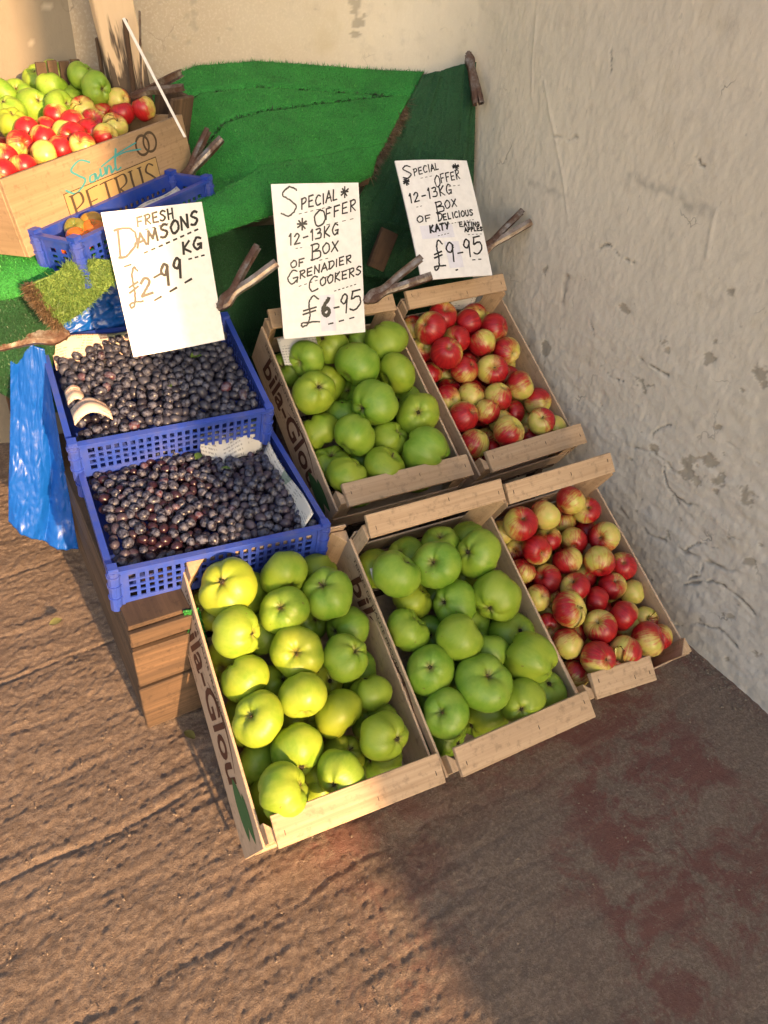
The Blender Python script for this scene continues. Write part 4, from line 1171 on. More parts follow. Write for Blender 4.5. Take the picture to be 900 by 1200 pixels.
clamp((-.040, .070, 1.235), (-.010, -.088, -.101), (-.016, .003, -.007), 'rusty spring clamp holding the turf flap up in the wall corner', .95, .25)
clamp((-1.445, -.235, .715), (-.102, .020, -.004), (.007, .026, .033), 'rusty spring clamp gripping the blue bag at the far left', 1.45, .40)
clamp((-.975, -.050, 1.020), (.048, .013, .048), (.001, .018, .019), 'rusty spring clamp on the right corner of the printed box', .95, .55)
clamp((-1.030, .085, 1.175), (.028, -.010, .010), (.9, .1, .35), 'rusty spring clamp with spread arms at the foot of the wooden post', .80, 1.6)


# ------------------------------------------------------------------ wooden box under the damsons, trestle and stands
bx_ = empty('wooden_box', (-1.448, -.904, 0))
tag(bx_, 'weathered wooden box standing on the floor under the front damson crate', 'box')
BX, BD, BH = .150, .84, .335
zt = [(0.005, 0.150), (0.158, 0.122), (0.288, 0.047)]
for z0_, hh_ in zt:
    plank('front_board', bx_, (BX, 0.014, hh_ - 0.006), (BX / 2, 0.007, z0_ + hh_ / 2), OLDW[0], (0, R(random.uniform(-.8, .8)), 0), 0.002, 0.002)
for z0_, hh_ in ((0.005, 0.105), (0.118, 0.105), (0.230, 0.103)):
    plank('side_board', bx_, (0.014, BD - 0.016, hh_ - 0.007), (0.008, BD / 2 + 0.010, z0_ + hh_ / 2), OLDW[1], None, 0.002, 0.002)
    plank('side_board', bx_, (0.014, BD - 0.016, hh_ - 0.007), (BX - 0.008, BD / 2 + 0.010, z0_ + hh_ / 2), OLDW[1], None, 0.002, 0.002)
plank('back_board', bx_, (BX, 0.014, BH - 0.02), (BX / 2, BD + 0.010, BH / 2), OLDW[0])
for yy_ in (0.030, BD - 0.02):
    for xx_ in (0.030, BX - 0.030): plank('corner_batten', bx_, (0.028, 0.028, BH - 0.03), (xx_, yy_, BH / 2), OLDW[2])
plank('top_board', bx_, (BX - 0.002, BD - 0.03, 0.012), (BX / 2, BD / 2, BH + 0.002), OLDW[1])

def stand(name, M, w, l, label, legs):
    """sloping boards on legs that hold up a crate"""
    root = empty(name, M=M); tag(root, label, 'stand', 'trestle stands under the crates')
    n = 5
    for i in range(n):
        plank('board', root, (w / n - 0.008, l, 0.014), ((i + 0.5) * w / n, l / 2, -0.007), DARKW[1], None, 0.002, 0.0015)
    inv = M.inverted().to_3x3()
    for lx, ly in legs:
        top = M @ V((lx, ly, -0.016)); hgt = top.z - 0.002
        if hgt < 0.03: continue
        lg = plank('leg', root, (0.035, 0.035, hgt), (0, 0, 0), DARKW[2])
        lg.matrix_basis = M.inverted() @ Matrix.Translation((top.x, top.y, hgt / 2 + 0.001))
    return root
for k, lab_ in (('D', 'dark trestle stand under the rear crate of green apples'), ('E', 'dark trestle stand under the rear crate of red apples')):
    x, y, z, yw, tl, rl, w, l = CR[k]
    M = frame((x, y, z), yw, tl, rl) @ Matrix.Translation((0, 0, -PH - 0.003))
    stand('trestle_stand', M, w, l, lab_, [(0.03, 0.05), (w - 0.03, 0.05), (0.03, l - 0.05), (w - 0.03, l - 0.05)])
for k, lab_ in (('A', 'low dark stand under the sunlit front left crate'), ('B', 'low dark stand under the middle front crate'), ('C', 'low dark stand under the front crate by the wall')):
    x, y, z, yw, tl, rl, w, l = CR[k]
    M = frame((x, y, z), yw, tl, rl) @ Matrix.Translation((0.05, 0.10, -PH - 0.003))
    stand('trestle_stand', M, w - 0.10, l - 0.12, lab_, [(0.03, l - 0.16), (w - 0.14, l - 0.16), (0.03, l * 0.4), (w - 0.14, l * 0.4)])
Ms = UF @ Matrix.Translation((0.18, 0.0, -UH - 0.003))
stand('trestle_stand', Ms, UW - 0.19, UL, 'dark trestle stand under the rear damson crate', [(0.03, 0.04), (UW - 0.23, 0.04), (0.03, UL - 0.04), (UW - 0.23, UL - 0.04)])
Ms = LF @ Matrix.Translation((0.20, 0.14, -LH - 0.003))
stand('trestle_stand', Ms, LW - 0.21, LL - 0.15, 'dark trestle stand under the front damson crate', [(0.03, 0.03), (LW - 0.25, 0.03), (0.03, LL - 0.19), (LW - 0.25, LL - 0.19)])

# ------------------------------------------------------------------ table and green turf
def pile(name, P, dens, h, mat, parent, lean=0.35, seed=1, wid=0.0016, edge=None):
    """short blades standing on a grid of points"""
    r = np.random.default_rng(seed)
    n, m = P.shape[:2]
    a = np.linalg.norm(np.cross(P[1:, :-1] - P[:-1, :-1], P[:-1, 1:] - P[:-1, :-1]), axis=2)
    cnt = r.poisson(a * dens)
    ii, jj = np.nonzero(cnt); rep = cnt[ii, jj]
    ii = np.repeat(ii, rep); jj = np.repeat(jj, rep)
    u = r.random(len(ii))[:, None]; v = r.random(len(ii))[:, None]
    p = P[ii, jj] * (1 - u) * (1 - v) + P[ii + 1, jj] * u * (1 - v) + P[ii, jj + 1] * (1 - u) * v + P[ii + 1, jj + 1] * u * v
    N = np.cross(P[ii + 1, jj] - P[ii, jj], P[ii, jj + 1] - P[ii, jj]); N /= np.linalg.norm(N, axis=1, keepdims=True)
    d = r.normal(size=p.shape); d -= (d * N).sum(1, keepdims=True) * N; d /= np.linalg.norm(d, axis=1, keepdims=True)
    hh = h * r.uniform(0.6, 1.2, (len(p), 1))
    tip = p + N * hh + d * hh * lean * r.random((len(p), 1)) * 2
    s = np.cross(N, d) * wid * 0.5
    Vv = np.stack([p - s, p + s, tip], 1).reshape(-1, 3)
    F = np.arange(len(Vv)).reshape(-1, 3)
    o = link(name, mesh(name, Vv, F), parent, mat); o['kind'] = 'stuff'
    return o
def fringe(name, A, dirv, n, ln, mat, parent, seed=2, wid=0.0022):
    """ragged fibres along a polyline A, pointing along dirv"""
    r = np.random.default_rng(seed); A = np.array(A); dirv = np.array(dirv, float)
    t = r.random(n) * (len(A) - 1); i = np.minimum(t.astype(int), len(A) - 2); f = (t - i)[:, None]
    p = A[i] * (1 - f) + A[i + 1] * f + r.normal(0, 0.003, (n, 3))
    d = dirv + r.normal(0, 0.45, (n, 3)); d /= np.linalg.norm(d, axis=1, keepdims=True)
    tip = p + d * ln * r.uniform(0.4, 1.2, (n, 1)); s = np.cross(d, r.normal(size=(n, 3))); s = s / np.linalg.norm(s, axis=1, keepdims=True) * wid / 2
    Vv = np.stack([p - s, p + s, tip], 1).reshape(-1, 3)
    o = link(name, mesh(name, Vv, np.arange(3 * n).reshape(-1, 3)), parent, mat); o['kind'] = 'stuff'
    return o
def coons(front, back, n, m):
    """a grid between two polylines (each resampled to n points)"""
    def res(pl):
        pl = np.array(pl, float); L = np.concatenate([[0], np.cumsum(np.linalg.norm(np.diff(pl, axis=0), axis=1))]); t = np.linspace(0, L[-1], n)
        return np.stack([np.interp(t, L, pl[:, k]) for k in range(3)], -1)
    f, b = res(front), res(back); v = np.linspace(0, 1, m)[None, :, None]
    return f[:, None] * (1 - v) + b[:, None] * v
front = [(-1.62, -.38, .890), (-1.38, -.355, .900), (-1.20, -.33, .920), (-1.06, -.305, .953), (-.80, -.215, .977), (-.60, -.10, .972), (-.45, -.005, .978), (-.39, .03, .985)]
back = [(-1.55, .36, 1.10), (-1.10, .37, 1.12), (-.92, .372, 1.14), (-.80, .372, 1.185), (-.62, .374, 1.198), (-.42, .372, 1.190), (-.24, .355, 1.186), (-.125, .20, 1.20)]
TLM = frame((-1.4265, -.326, .933), 34.7, -8.2, -4.2) @ Matrix.Scale(1.05, 4)
Pt = coons(front, back, 190, 110)
uu, vv_ = np.meshgrid(np.linspace(0, 1, 190), np.linspace(0, 1, 110), indexing='ij')
# boards under the turf leave grooves that run with the front edge
g1 = np.exp(-((vv_ - (0.86 - 0.10 * uu)) / 0.012) ** 2) + 0.8 * np.exp(-((vv_ - (0.50 + 0.42 * np.clip(uu - 0.35, 0, 1))) / 0.010) ** 2) + 0.25 * np.exp(-((vv_ - 0.25) / 0.012) ** 2)
Pt[..., 2] += -0.020 * g1 + 0.006 * fbm(uu * 7, vv_ * 5, 3) * (1 - np.abs(2 * vv_ - 1) * 0.3)
Pt[..., 2] -= 0.030 * np.clip((0.06 - vv_) / 0.06, 0, 1) ** 2          # rolls over the front edge
# the turf is pressed down under the printed box
Ti = np.array(TLM.inverted()); T3 = np.array(TLM)
Lc = Pt @ Ti[:3, :3].T + Ti[:3, 3]
bx_z = (T3[2, 3] + (Lc[..., 0] * T3[2, 0] + Lc[..., 1] * T3[2, 1])) - 0.008
out_d = np.maximum(np.maximum(Lc[..., 0] - 0.58, -0.13 - Lc[..., 1]), 0)
Pt[..., 2] = np.minimum(Pt[..., 2], bx_z + np.clip(out_d - 0.012, 0, 1) * 0.9 + np.maximum(0, Lc[..., 1] - 0.30) * 0.8)
top_turf = link('turf_cover', thick_sheet('turf_cover', Pt[:, ::-1], 0.006), None, TURF)
tag(top_turf, 'bright green artificial turf sheet spread over the sloping rear table', 'artificial turf')
pile('turf_pile', Pt, 150000, 0.010, BLADE, top_turf, seed=3, wid=0.0026, lean=0.5)
fringe('frayed_edge', Pt[-1, ::2] + np.array((0.0, 0, -.002)), (0.55, -0.55, -0.45), 2600, 0.030, BLADE_FRAY, top_turf)
def groove_shade(fn, n, sd):
    us = np.linspace(0.28, 0.99, 120); pts = np.array([Pt[int(u * 189), int(np.clip(fn(u), 0, 1) * 109)] for u in us]) + np.array((0, 0, .010))
    fringe('turf_groove_shade', pts, (0.3, -0.5, 0.25), n, 0.011, BLADE_GROOVE_SHADE, top_turf, sd, 0.004)  # dark fibres laid along the grooves stand in for their shade
groove_shade(lambda u: 0.86 - 0.10 * u, 1800, 21); groove_shade(lambda u: 0.50 + 0.42 * max(0, u - 0.35), 1800, 22)
fringe('ragged_back_edge', Pt[:, -1], (0.0, -0.3, 1.0), 1800, 0.014, BLADE, top_turf, seed=8)

table = empty('sloping_table', (-1.0, 0.0, 0))
tag(table, 'dark wooden table hidden under the green turf at the back', 'table')
for i in range(4):
    v0, v1 = i / 4 * .9 + 0.11, (i + 1) / 4 * .9 + 0.095
    def pt(u, v):
        a = Pt[int(u * 189), int(v * 109)].copy(); a[2] -= 0.055; return a - np.array((-1.0, 0, 0))
    a, b, c, d = pt(.02, v0), pt(.97, v0), pt(.97, v1), pt(.02, v1)
    bm = bmesh.new(); up_ = [bm.verts.new(p) for p in (a, b, c, d)]; lo_ = [bm.verts.new(p - np.array((0, 0, .018))) for p in (a, b, c, d)]
    bm.faces.new(up_); bm.faces.new(lo_[::-1])
    for j in range(4): bm.faces.new((up_[j], lo_[j], lo_[(j + 1) % 4], up_[(j + 1) % 4]))
    link('table_board', bm_mesh('table_board', bm), table, DARKW[0])
for lx, ly, hz in ((-.50, .06, .90), (-1.15, -.18, .90), (-1.05, .30, 1.06), (-.35, .28, 1.10), (-1.50, .08, .90)):
    plank('leg', table, (0.05, 0.05, hz), (lx + 1.0, ly, hz / 2), DARKW[2])

# dark turf hung as a skirt behind the crates, reaching up to the corner clamp
def skirt(name, rows, label, mat, bl, n=90, m=60, seed=4, fold=0.010, dens=45000):
    P = coons(rows[0], rows[1], n, m)
    a, b = np.meshgrid(np.linspace(0, 1, n), np.linspace(0, 1, m), indexing='ij')
    P[..., 1] += fold * (fbm(a * 9 + seed, b * 2, 3) * 2) * (0.35 + 0.65 * (1 - b))
    o = link(name, thick_sheet(name, P, 0.004), None, mat); tag(o, label, 'artificial turf')
    pile('turf_pile', P, dens, 0.0045, bl, o, 0.8, seed)
    return o
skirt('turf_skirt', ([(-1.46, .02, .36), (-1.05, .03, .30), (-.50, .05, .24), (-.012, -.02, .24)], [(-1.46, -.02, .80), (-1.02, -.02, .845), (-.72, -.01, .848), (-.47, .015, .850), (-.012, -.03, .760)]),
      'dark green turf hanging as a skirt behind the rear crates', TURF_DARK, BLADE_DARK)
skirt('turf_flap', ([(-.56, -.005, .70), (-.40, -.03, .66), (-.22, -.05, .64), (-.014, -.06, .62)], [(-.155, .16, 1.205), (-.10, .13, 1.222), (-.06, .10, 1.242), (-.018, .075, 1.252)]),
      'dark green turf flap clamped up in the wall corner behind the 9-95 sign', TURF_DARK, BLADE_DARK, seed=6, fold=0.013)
o = bpy.data.objects.get('turf_flap')
plank_b = plank('brown_board', None, (0.060, 0.016, 0.12), (-.400, -.085, .770), DARKW[2], (R(-8), R(24), R(-6)), 0.002)
tag(plank_b, 'short brown board leaning behind the 9-95 sign', 'board')

# paler turf end folded down over the front of the table
fa = coons([(-1.448, -.405, .905), (-1.430, -.405, .86), (-1.402, -.40, .805)], [(-1.365, -.40, .945), (-1.300, -.40, .945), (-1.235, -.39, .920)], 50, 40)
a_, b_ = np.meshgrid(np.linspace(0, 1, 50), np.linspace(0, 1, 40), indexing='ij')
fa[..., 1] += -0.020 * np.sin(b_ * math.pi) + 0.010 * fbm(a_ * 4, b_ * 4, 2)
fo = link('turf_offcut', thick_sheet('turf_offcut', fa, 0.006), None, TURF_DRY)
tag(fo, 'pale sunlit turf offcut with a frayed brown end under the tomato tray', 'artificial turf')
pile('turf_pile', fa, 220000, 0.011, BLADE_DRY, fo, 0.6, 9)
fringe('frayed_edge', fa[:, 0], (-0.55, -0.35, -0.35), 2600, 0.022, BLADE_FRAY, fo, 5, 0.003)
fringe('frayed_edge', fa[:12, 3], (-0.55, -0.5, -0.4), 300, 0.018, BLADE_FRAY, fo, 15, 0.003)
# strip of turf hanging under the left end of the table and beside the wooden box
skirt('turf_skirt', ([(-1.56, -.16, .55), (-1.50, -.15, .50), (-1.43, -.14, .50)], [(-1.60, -.34, .885), (-1.48, -.33, .895), (-1.36, -.32, .90)]),
      'green turf hanging under the far left end of the table', TURF_DARK, BLADE_DARK, 40, 50, 12, 0.012, 60000)
skirt('turf_strip', ([(-1.300, -.900, .02), (-1.285, -.905, .02), (-1.262, -.905, .02)], [(-1.330, -.895, .345), (-1.312, -.90, .345), (-1.295, -.90, .345)]),
      'narrow strip of green turf between the wooden box and the front left crate', TURF, BLADE, 10, 40, 13, 0.004, 90000)

# ------------------------------------------------------------------ fruit box with printed front, upper left
TW, TD, TH = .57, .43, .150
tl = empty('wine_box', M=TLM)
tag(tl, 'printed wooden box of mixed apples on the table at the upper left', 'box')
fp = plank('front_panel', tl, (TW, 0.010, TH), (TW / 2, 0.005, TH / 2), BOXW[0])
plank('back_panel', tl, (TW, 0.010, TH), (TW / 2, TD - 0.005, TH / 2), BOXW[0])
for xx_ in (0.006, TW - 0.006):
    plank('side_panel', tl, (0.012, TD - 0.022, TH), (xx_, TD / 2, TH / 2), BOXW[1])
plank('base_board', tl, (TW - 0.026, TD - 0.022, 0.008), (TW / 2, TD / 2, 0.006), BOXW[0])
for i in range(5):      # dovetail ends at the right corner
    plank('joint', tl, (0.006, 0.012, 0.014), (TW + 0.002, 0.008, 0.018 + i * 0.029), DARKW[1], bevel=0.0)
yf = -TW / 2; zf = -TH / 2
def on_panel(strokes): return [[(x + yf, z + zf) for x, z in s] for s in strokes]
hand = random.Random(4)
bm = bmesh.new()
for (x0, x1, z0, z1) in ((.135, .440, .016, .0175), (.135, .440, .084, .0855), (.135, .1365, .016, .0855), (.4385, .440, .016, .0855)):
    box_bm(bm, ((x0 + x1) / 2 + yf, -0.0056, (z0 + z1) / 2 + zf), (x1 - x0, 0.0006, z1 - z0))
link('printed_frame', bm_mesh('printed_frame', bm), fp, DARK_PRINT)
bm = bmesh.new(); box_bm(bm, (.2875 + yf, -0.0052, .0508 + zf), (.302, 0.0004, .066)); link('printed_field', bm_mesh('printed_field', bm), fp, TAN_PRINT)
st = []
x = 0.150
for ch, wd_ in zip('PETRUS', (.042, .040, .042, .046, .046, .040)):
    for s in glyph(ch):
        st.append([(x + a * wd_ * 1.35, 0.024 + b * 0.053) for a, b in s])
        if ch in 'PETRU':
            for (a, b) in (s[0], s[-1]):
                if b in (0.0, 1.0): st.append([(x + a * wd_ * 1.35 - 0.007, 0.024 + b * 0.053), (x + a * wd_ * 1.35 + 0.007, 0.024 + b * 0.053)])
    x += wd_ + 0.005
ribbons('lettering', on_panel(st), 0.003, fp, DARK_PRINT, -0.0060, nib=(0.0072, 0.0022))
sc = [catmull([(.232, .124), (.205, .134), (.175, .122), (.190, .108), (.205, .094), (.170, .078), (.145, .090)]), catmull([(.235, .100), (.222, .098), (.218, .088), (.232, .088), (.238, .100), (.240, .088), (.250, .094)]),
      catmull([(.256, .104), (.254, .090), (.264, .092)]), catmull([(.270, .104), (.270, .090), (.280, .104), (.288, .100), (.287, .089), (.298, .094)]), catmull([(.318, .130), (.305, .105), (.304, .090), (.318, .092)]), catmull([(.262, .108), (.320, .120), (.385, .128)]), catmull([(.310, .116), (.345, .118), (.395, .112)])]
ribbons('script_lettering', on_panel(sc), 0.0045, fp, TEAL_PRINT, -0.0060, nib=(0.0068, 0.0030))
th_ = np.linspace(0, 2 * math.pi, 25)
ribbons('ring_emblem', on_panel([[(.405 + .022 * math.cos(a), .118 + .020 * math.sin(a)) for a in th_], [(.432 + .022 * math.cos(a), .119 + .020 * math.sin(a)) for a in th_]]), 0.0055, fp, DARK_PRINT, -0.0060, nib=(0.0060, 0.0055))

TLA = [  # local x, y, z, radius, green (apples in the printed box)
    (0.520, 0.384, 0.234, 0.037, 1),
    (0.437, 0.382, 0.217, 0.036, 1),
    (0.404, 0.299, 0.197, 0.041, 1),
    (0.468, 0.294, 0.223, 0.036, 1),
    (0.520, 0.284, 0.202, 0.037, 1),
    (0.521, 0.235, 0.239, 0.036, 1),
    (0.521, 0.323, 0.246, 0.036, 1),
    (0.333, 0.306, 0.200, 0.036, 1),
    (0.290, 0.257, 0.184, 0.036, 1),
    (0.473, 0.246, 0.186, 0.036, 1),
    (0.497, 0.181, 0.219, 0.036, 1),
    (0.417, 0.231, 0.194, 0.036, 1),
    (0.376, 0.362, 0.228, 0.036, 1),
    (0.211, 0.166, 0.161, 0.030, 0),
    (0.139, 0.139, 0.153, 0.029, 0),
    (0.198, 0.089, 0.145, 0.030, 0),
    (0.124, 0.076, 0.139, 0.029, 0),
    (0.070, 0.074, 0.141, 0.029, 0),
    (0.266, 0.148, 0.163, 0.029, 0),
    (0.273, 0.199, 0.176, 0.029, 0),
    (0.325, 0.196, 0.164, 0.029, 0),
    (0.254, 0.093, 0.144, 0.029, 0),
    (0.372, 0.206, 0.184, 0.029, 0),
    (0.324, 0.144, 0.160, 0.029, 0),
    (0.373, 0.159, 0.170, 0.029, 0),
    (0.278, 0.051, 0.145, 0.029, 0),
    (0.364, 0.110, 0.152, 0.029, 0),
    (0.304, 0.098, 0.158, 0.029, 0),
    (0.424, 0.147, 0.161, 0.030, 0),
    (0.446, 0.191, 0.185, 0.029, 0),
    (0.487, 0.170, 0.164, 0.029, 0),
    (0.528, 0.202, 0.179, 0.029, 0),
    (0.493, 0.116, 0.165, 0.029, 0),
    (0.528, 0.148, 0.189, 0.029, 0),
    (0.436, 0.094, 0.152, 0.029, 0),
    (0.528, 0.077, 0.169, 0.029, 0),
    (0.357, 0.057, 0.146, 0.029, 0),
]
rs = random.Random(77)
lowr = []
for i in range(400):
    q_ = (rs.uniform(.05, .52), rs.uniform(.05, .38), rs.uniform(.055, .12))
    if all((V(q_) - V(p_[:3])).length > 0.9 * (0.034 + p_[3]) for p_ in TLA) and all((V(q_) - V(p_)).length > .062 for p_ in lowr): lowr.append(q_)
for q_ in lowr: apple('red_apple', TLM @ V(q_), .034, False, rs, 'red apple almost hidden under the heap in the upper left printed box', 'apples in the printed box', False)
gp = [a for a in TLA]
labs = row_labels([(a[0], a[1]) for a in TLA], 7)
for i, (x, y, z, r, g) in enumerate(TLA):
    a, b = labs[i]
    nm = 'green cooking apple' if g else 'red apple'
    apple('cooking_apple' if g else 'red_apple', TLM @ V((x, y, z)), r * 1.05, bool(g), rs, '%s %s from left in %s row of the upper left printed box' % (nm, ORD[b], ORD[a]), 'apples in the printed box')

# ------------------------------------------------------------------ blue tray with tomatoes
BM = TLM @ frame((.026, -.112, .030), -1, 4, 0)
plastic_crate('plastic_tray', BM, .435, .106, .088, BLUE_TRAY, 'small blue plastic tray with tomatoes in front of the printed box', None, 4)
def tomato_mesh():
    me = apple_mesh('tomato', 900, 0.05, 0.80, 0.0, 0.02); return me
def m_tom():
    q = NT('tomato_skin'); c = q.coord(); r = q.rnd()
    col = q.ramp(r, [(0.0, (0.55, 0.075, 0.012)), (0.5, (0.50, 0.12, 0.012)), (0.8, (0.16, 0.17, 0.03)), (1.0, (0.12, 0.16, 0.03))])
    return q.done(q.mix(q.math('MULTIPLY', q.noise(c, 2, 2), 0.35), col, (0.40, 0.20, 0.03)), 0.18, Coat_Weight=0.3)
TOM = tomato_mesh(); TOM.materials.append(m_tom())
for (x, y, z, r), lb in zip(((.058, .050, -.020, .030), (.104, .052, -.016, .027), (.024, .060, -.026, .023), (.082, .080, -.010, .025), (.124, .075, -.008, .027)),
        ('large orange tomato at the left end of the blue tray', 'orange tomato second from left in the blue tray', 'dark greenish tomato in the left corner of the blue tray', 'small tomato behind the large orange one in the tray', 'dark green tomato at the right of the tomatoes in the tray')):
    o = link('tomato', TOM, None, None, BM @ V((x, y, z)), (rs.uniform(-.5, .5), rs.uniform(-.5, .5), rs.uniform(0, 6))); o.scale = (r, r, r); tag(o, lb, 'tomato', 'tomatoes in the blue tray')
    bm = bmesh.new()
    for i in range(5):
        a = i * 1.257; p0 = bm.verts.new((0.08 * math.cos(a - .5), 0.08 * math.sin(a - .5), .64)); p1 = bm.verts.new((0.08 * math.cos(a + .5), 0.08 * math.sin(a + .5), .64)); p2 = bm.verts.new((.48 * math.cos(a), .48 * math.sin(a), .78))
        bm.faces.new((p0, p1, p2))
    link('calyx', bm_mesh('calyx', bm), o, LEAF_M)

# ------------------------------------------------------------------ sheets of newspaper
def paper(name, P, mat, label):
    n, m = P.shape[:2]
    me = grid_mesh(name, P); uv = me.uv_layers.new(name='uv')
    d0 = np.linalg.norm(P[-1, 0] - P[0, 0]); d1 = np.linalg.norm(P[0, -1] - P[0, 0])
    for l_ in me.loops:
        i, j = divmod(l_.vertex_index, m); uv.data[l_.index].uv = (i / (n - 1) * d0 * 4, j / (m - 1) * d1 * 4)
    o = link(name, me, None, mat); tag(o, label, 'newspaper', 'newspaper linings')
    so = o.modifiers.new('sheet', 'SOLIDIFY'); so.thickness = 0.0006
    return o
def paper_on(M, fn, n=24, m=14):
    P = np.zeros((n, m, 3))
    for i in range(n):
        for j in range(m): P[i, j] = M @ V(fn(i / (n - 1), j / (m - 1)))
    return P
# front damson crate: sheet standing along its right and back edge
paper('newspaper_sheet', paper_on(LF, lambda a, b: (LW - .026 - .030 * b * (1 - .3 * math.sin(7 * a)) - .02 * max(0, a - .7), .015 + .29 * a, -.040 + .058 * (1 - b) + .016 * math.sin(5 * a + 1) + .02 * a * (1 - b)), 26, 10), PAPER, 'newspaper standing along the right side of the front damson crate')
paper('newspaper_sheet', paper_on(LF, lambda a, b: (LW - .20 + .165 * a, LL - .020 - .055 * b - .02 * math.sin(4 * a) * b, -.010 + .036 * (1 - b * b) + .024 * a * (1 - b) + .008 * math.sin(9 * a + 3 * b)), 26, 12), PAPER, 'folded newspaper at the back right corner of the front damson crate')
# rear damson crate: pale sheet at back left and two crumpled ends by the left wall
paper('newspaper_sheet', paper_on(UF, lambda a, b: (.012 + .24 * a * (1 - .25 * b), UL - .016 - .070 * b + .01 * math.sin(6 * a) * b, .006 - .030 * b + .006 * math.sin(7 * a) + .010 * (1 - b)), 24, 10), PAPER_PINK, 'pale newspaper lining at the back left of the rear damson crate')
paper('newspaper_sheet', paper_on(UF, lambda a, b: (.016 + .085 * a, .045 + .060 * b + .02 * math.sin(3 * a), .004 + .022 * math.sin(2.6 * a + .4) + .008 * math.sin(5 * b)), 14, 10), PAPER_PINK, 'crumpled newspaper end at the front left of the rear damson crate')
paper('newspaper_sheet', paper_on(UF, lambda a, b: (.014 + .040 * a, .120 + .050 * b, .006 + .016 * math.sin(3 * a) + .004 * math.sin(6 * b)), 12, 8), PAPER_PINK, 'small newspaper curl at the left edge of the rear damson crate')
DM, EM, BMf = (frame(CR[k][:3], *CR[k][3:6]) for k in 'DEB')
paper('newspaper_sheet', paper_on(DM, lambda a, b: (.022 + .105 * a, CR['D'][7] - .060 - .075 * b - .02 * a, .018 - .02 * b + .020 * math.sin(2.5 * a) * (1 - b)), 14, 10), PAPER, 'newspaper corner at the back left of the rear green apple crate')
paper('newspaper_sheet', paper_on(EM, lambda a, b: (.19 + .10 * a, CR['E'][7] - .012 - .02 * b, .012 - .045 * b + .004 * math.sin(8 * a)), 12, 8), PAPER, 'newspaper edge at the back of the rear red apple crate')
paper('newspaper_sheet', paper_on(BMf, lambda a, b: (.020 + .045 * a, CR['B'][7] - .085 - .030 * b, .000 + .014 * a - .01 * b), 8, 6), PAPER, 'newspaper scrap at the back left of the middle front crate')
paper('newspaper_sheet', paper_on(BM, lambda a, b: (.24 + .17 * a, .012 + .062 * b, -.070 + .045 * b + .012 * a + .004 * math.sin(6 * a)), 14, 8), PAPER, 'newspaper lying in the right half of the small blue tray')

# ------------------------------------------------------------------ blue plastic bags
def bag(P, label):
    o = link('plastic_bag', grid_mesh('plastic_bag', P), None, BAG); tag(o, label, 'plastic bag', 'blue plastic bags')
    so = o.modifiers.new('film', 'SOLIDIFY'); so.thickness = 0.0007
    return o
def hang(top, bot, n, m, amp, seed, axis=(0, 1, 0), fr=3.0):
    P = coons(top, bot, n, m); a, b = np.meshgrid(np.linspace(0, 1, n), np.linspace(0, 1, m), indexing='ij')
    f = np.abs(vnoise(a * fr + seed + 1.2 * b, b * 1.3 + seed)) * 1.8 + 0.35 * np.abs(vnoise(a * fr * 2.1 + seed - b, b * 2.5)) + 0.45 * np.abs(fbm(a * 2 + 2.5 * b, b * 4 + seed, 2)) + 0.22 * np.abs(fbm(a * 7 + 5 * b, b * 9 + seed, 3, 0.6))
    P += np.array(axis) * (amp * f * (0.35 + 0.65 * b))[..., None]
    return P
bag(hang([(-1.492, -.20, .700), (-1.460, -.215, .694), (-1.425, -.225, .680)], [(-1.600, -.20, .20), (-1.535, -.25, .125), (-1.450, -.26, .085)], 110, 110, .045, 3, (-.25, -1, 0), 2.4), 'blue plastic bag hanging down the left side of the damson crates')
bag(hang([(-1.37, -.105, .765), (-1.28, -.105, .800), (-1.15, -.105, .795)], [(-1.39, -.12, .60), (-1.27, -.12, .60), (-1.13, -.12, .60)], 90, 70, .060, 8, (0, -1, .2), 3.0), 'crumpled blue plastic bag behind the rear damson crate')
bag(hang([(-1.56, -.12, .87), (-1.50, -.12, .87), (-1.45, -.12, .86)], [(-1.60, -.14, .56), (-1.54, -.14, .60), (-1.49, -.14, .66)], 50, 60, .040, 14, (0, -1, 0), 2.0), 'blue plastic bag hanging at the far left edge under the table')


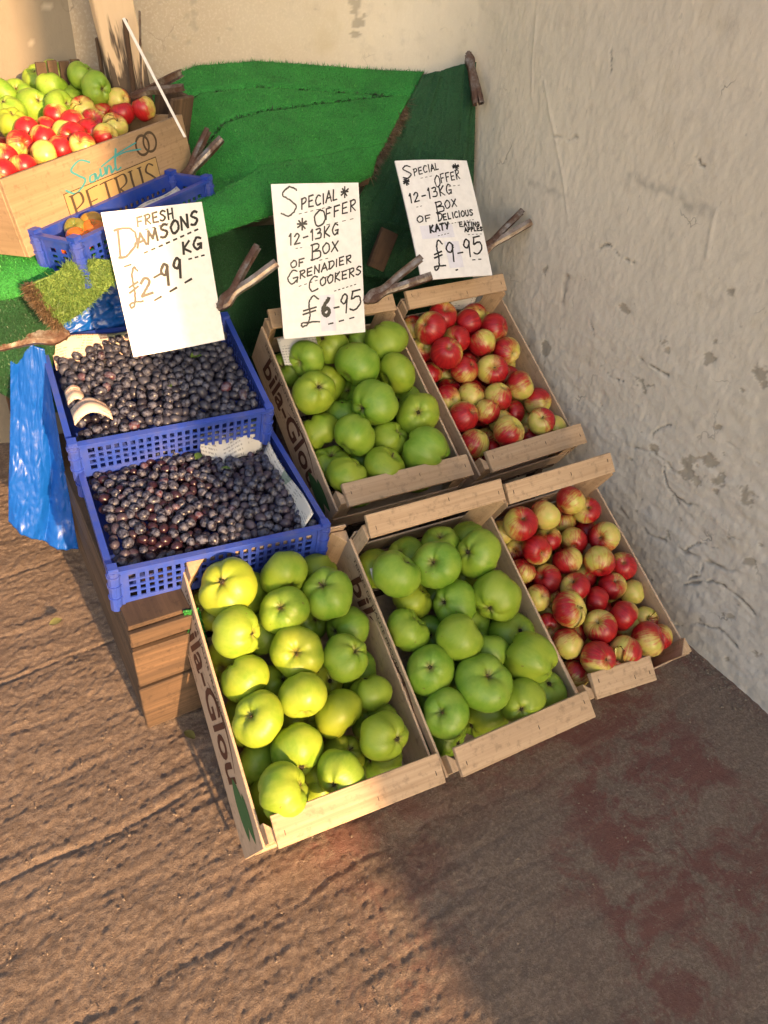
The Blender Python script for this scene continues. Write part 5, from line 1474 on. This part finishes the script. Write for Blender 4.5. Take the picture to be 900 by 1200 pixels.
# ------------------------------------------------------------------ post, lath and rods behind the printed box
def m_post():
    q = NT('peeling_post'); c = q.coord(); v = q.mapping(c, (26, 26, 2.6))
    a = q.noise(v, 1.0, 4, 0.65, 0.5)
    sep = q.n('SeparateXYZ'); q.t.links.new(c, sep.inputs[0])
    w = q.math('ADD', q.math('MULTIPLY', sep.outputs[2], -2.4), q.math('MULTIPLY', q.math('SUBTRACT', a, 0.5), 1.7))
    pe = q.ramp(q.math('ADD', w, -0.02), [(0.36, 0.0), (0.46, 1.0)])
    col = q.mix(pe, q.mix(a, (0.58, 0.42, 0.26), (0.68, 0.53, 0.36)), q.mix(a, (0.03, 0.02, 0.014), (0.16, 0.115, 0.08)))
    q.bump(a, 0.6, 0.004)
    return q.done(col, 0.75)
def beam(name, p0, p1, w, d, mat, label, cat, up=(0, -1, 0)):
    p0, p1 = V(p0), V(p1); ez = (p1 - p0).normalized(); ex = ez.cross(V(up)).normalized() ; ey = ez.cross(ex)
    M = Matrix((ex, ey, ez)).transposed().to_4x4(); M.translation = (p0 + p1) / 2
    o = plank(name, None, (w, d, (p1 - p0).length), (0, 0, 0), mat, None, 0.003, 0.002); o.matrix_world = M
    tag(o, label, cat)
    return o
beam('wooden_post', (-1.03, .20, 1.06), (-1.125, .17, 1.78), .098, .045, m_post(), 'leaning wooden post with peeling bark behind the printed box', 'post')
beam('white_lath', (-1.016, -.155, 1.120), (-1.085, .02, 1.335), .007, .003, flat('white_paint', (0.72, 0.68, 0.62), 0.5), 'thin white lath leaning against the printed box', 'lath')
beam('metal_rod', (-1.045, .10, 1.12), (-1.030, .08, 1.345), .006, .006, STEEL, 'thin metal rod standing right of the wooden post', 'rod')
beam('wooden_stick', (-1.052, .13, 1.12), (-1.058, .12, 1.325), .011, .010, DARKW[2], 'thin brown stick close behind the metal rod', 'stick')
beam('wooden_stick', (-1.098, .24, 1.05), (-1.104, .235, 1.27), .010, .010, OLDW[2], 'thin brown stick left of the peeling post', 'stick')
pc = empty('slatted_crate', M=frame((-1.265, .22, 1.06), 20, 0, 0)); tag(pc, 'grey slatted crate end showing behind the green apples', 'crate')
for i in range(4): plank('slat', pc, (.026, .008, .155 + .006 * (i % 2)), (.015 + i * .031, 0, .078), OLDW[2], (0, R(random.uniform(-3, 3)), 0), 0.0015, 0.001)
plank('rail', pc, (.125, .012, .022), (.062, .011, .05), OLDW[0])
wb = empty('wooden_block', M=frame((-1.005, .055, 1.035), 34, 14, 0)); tag(wb, 'brown wooden box end under the clamp at the post foot', 'box')
plank('board', wb, (.085, .012, .135), (.042, 0, .068), OLDW[2], None, 0.002, 0.001); plank('board', wb, (.012, .10, .130), (.080, .058, .066), OLDW[2], None, 0.002, 0.001)
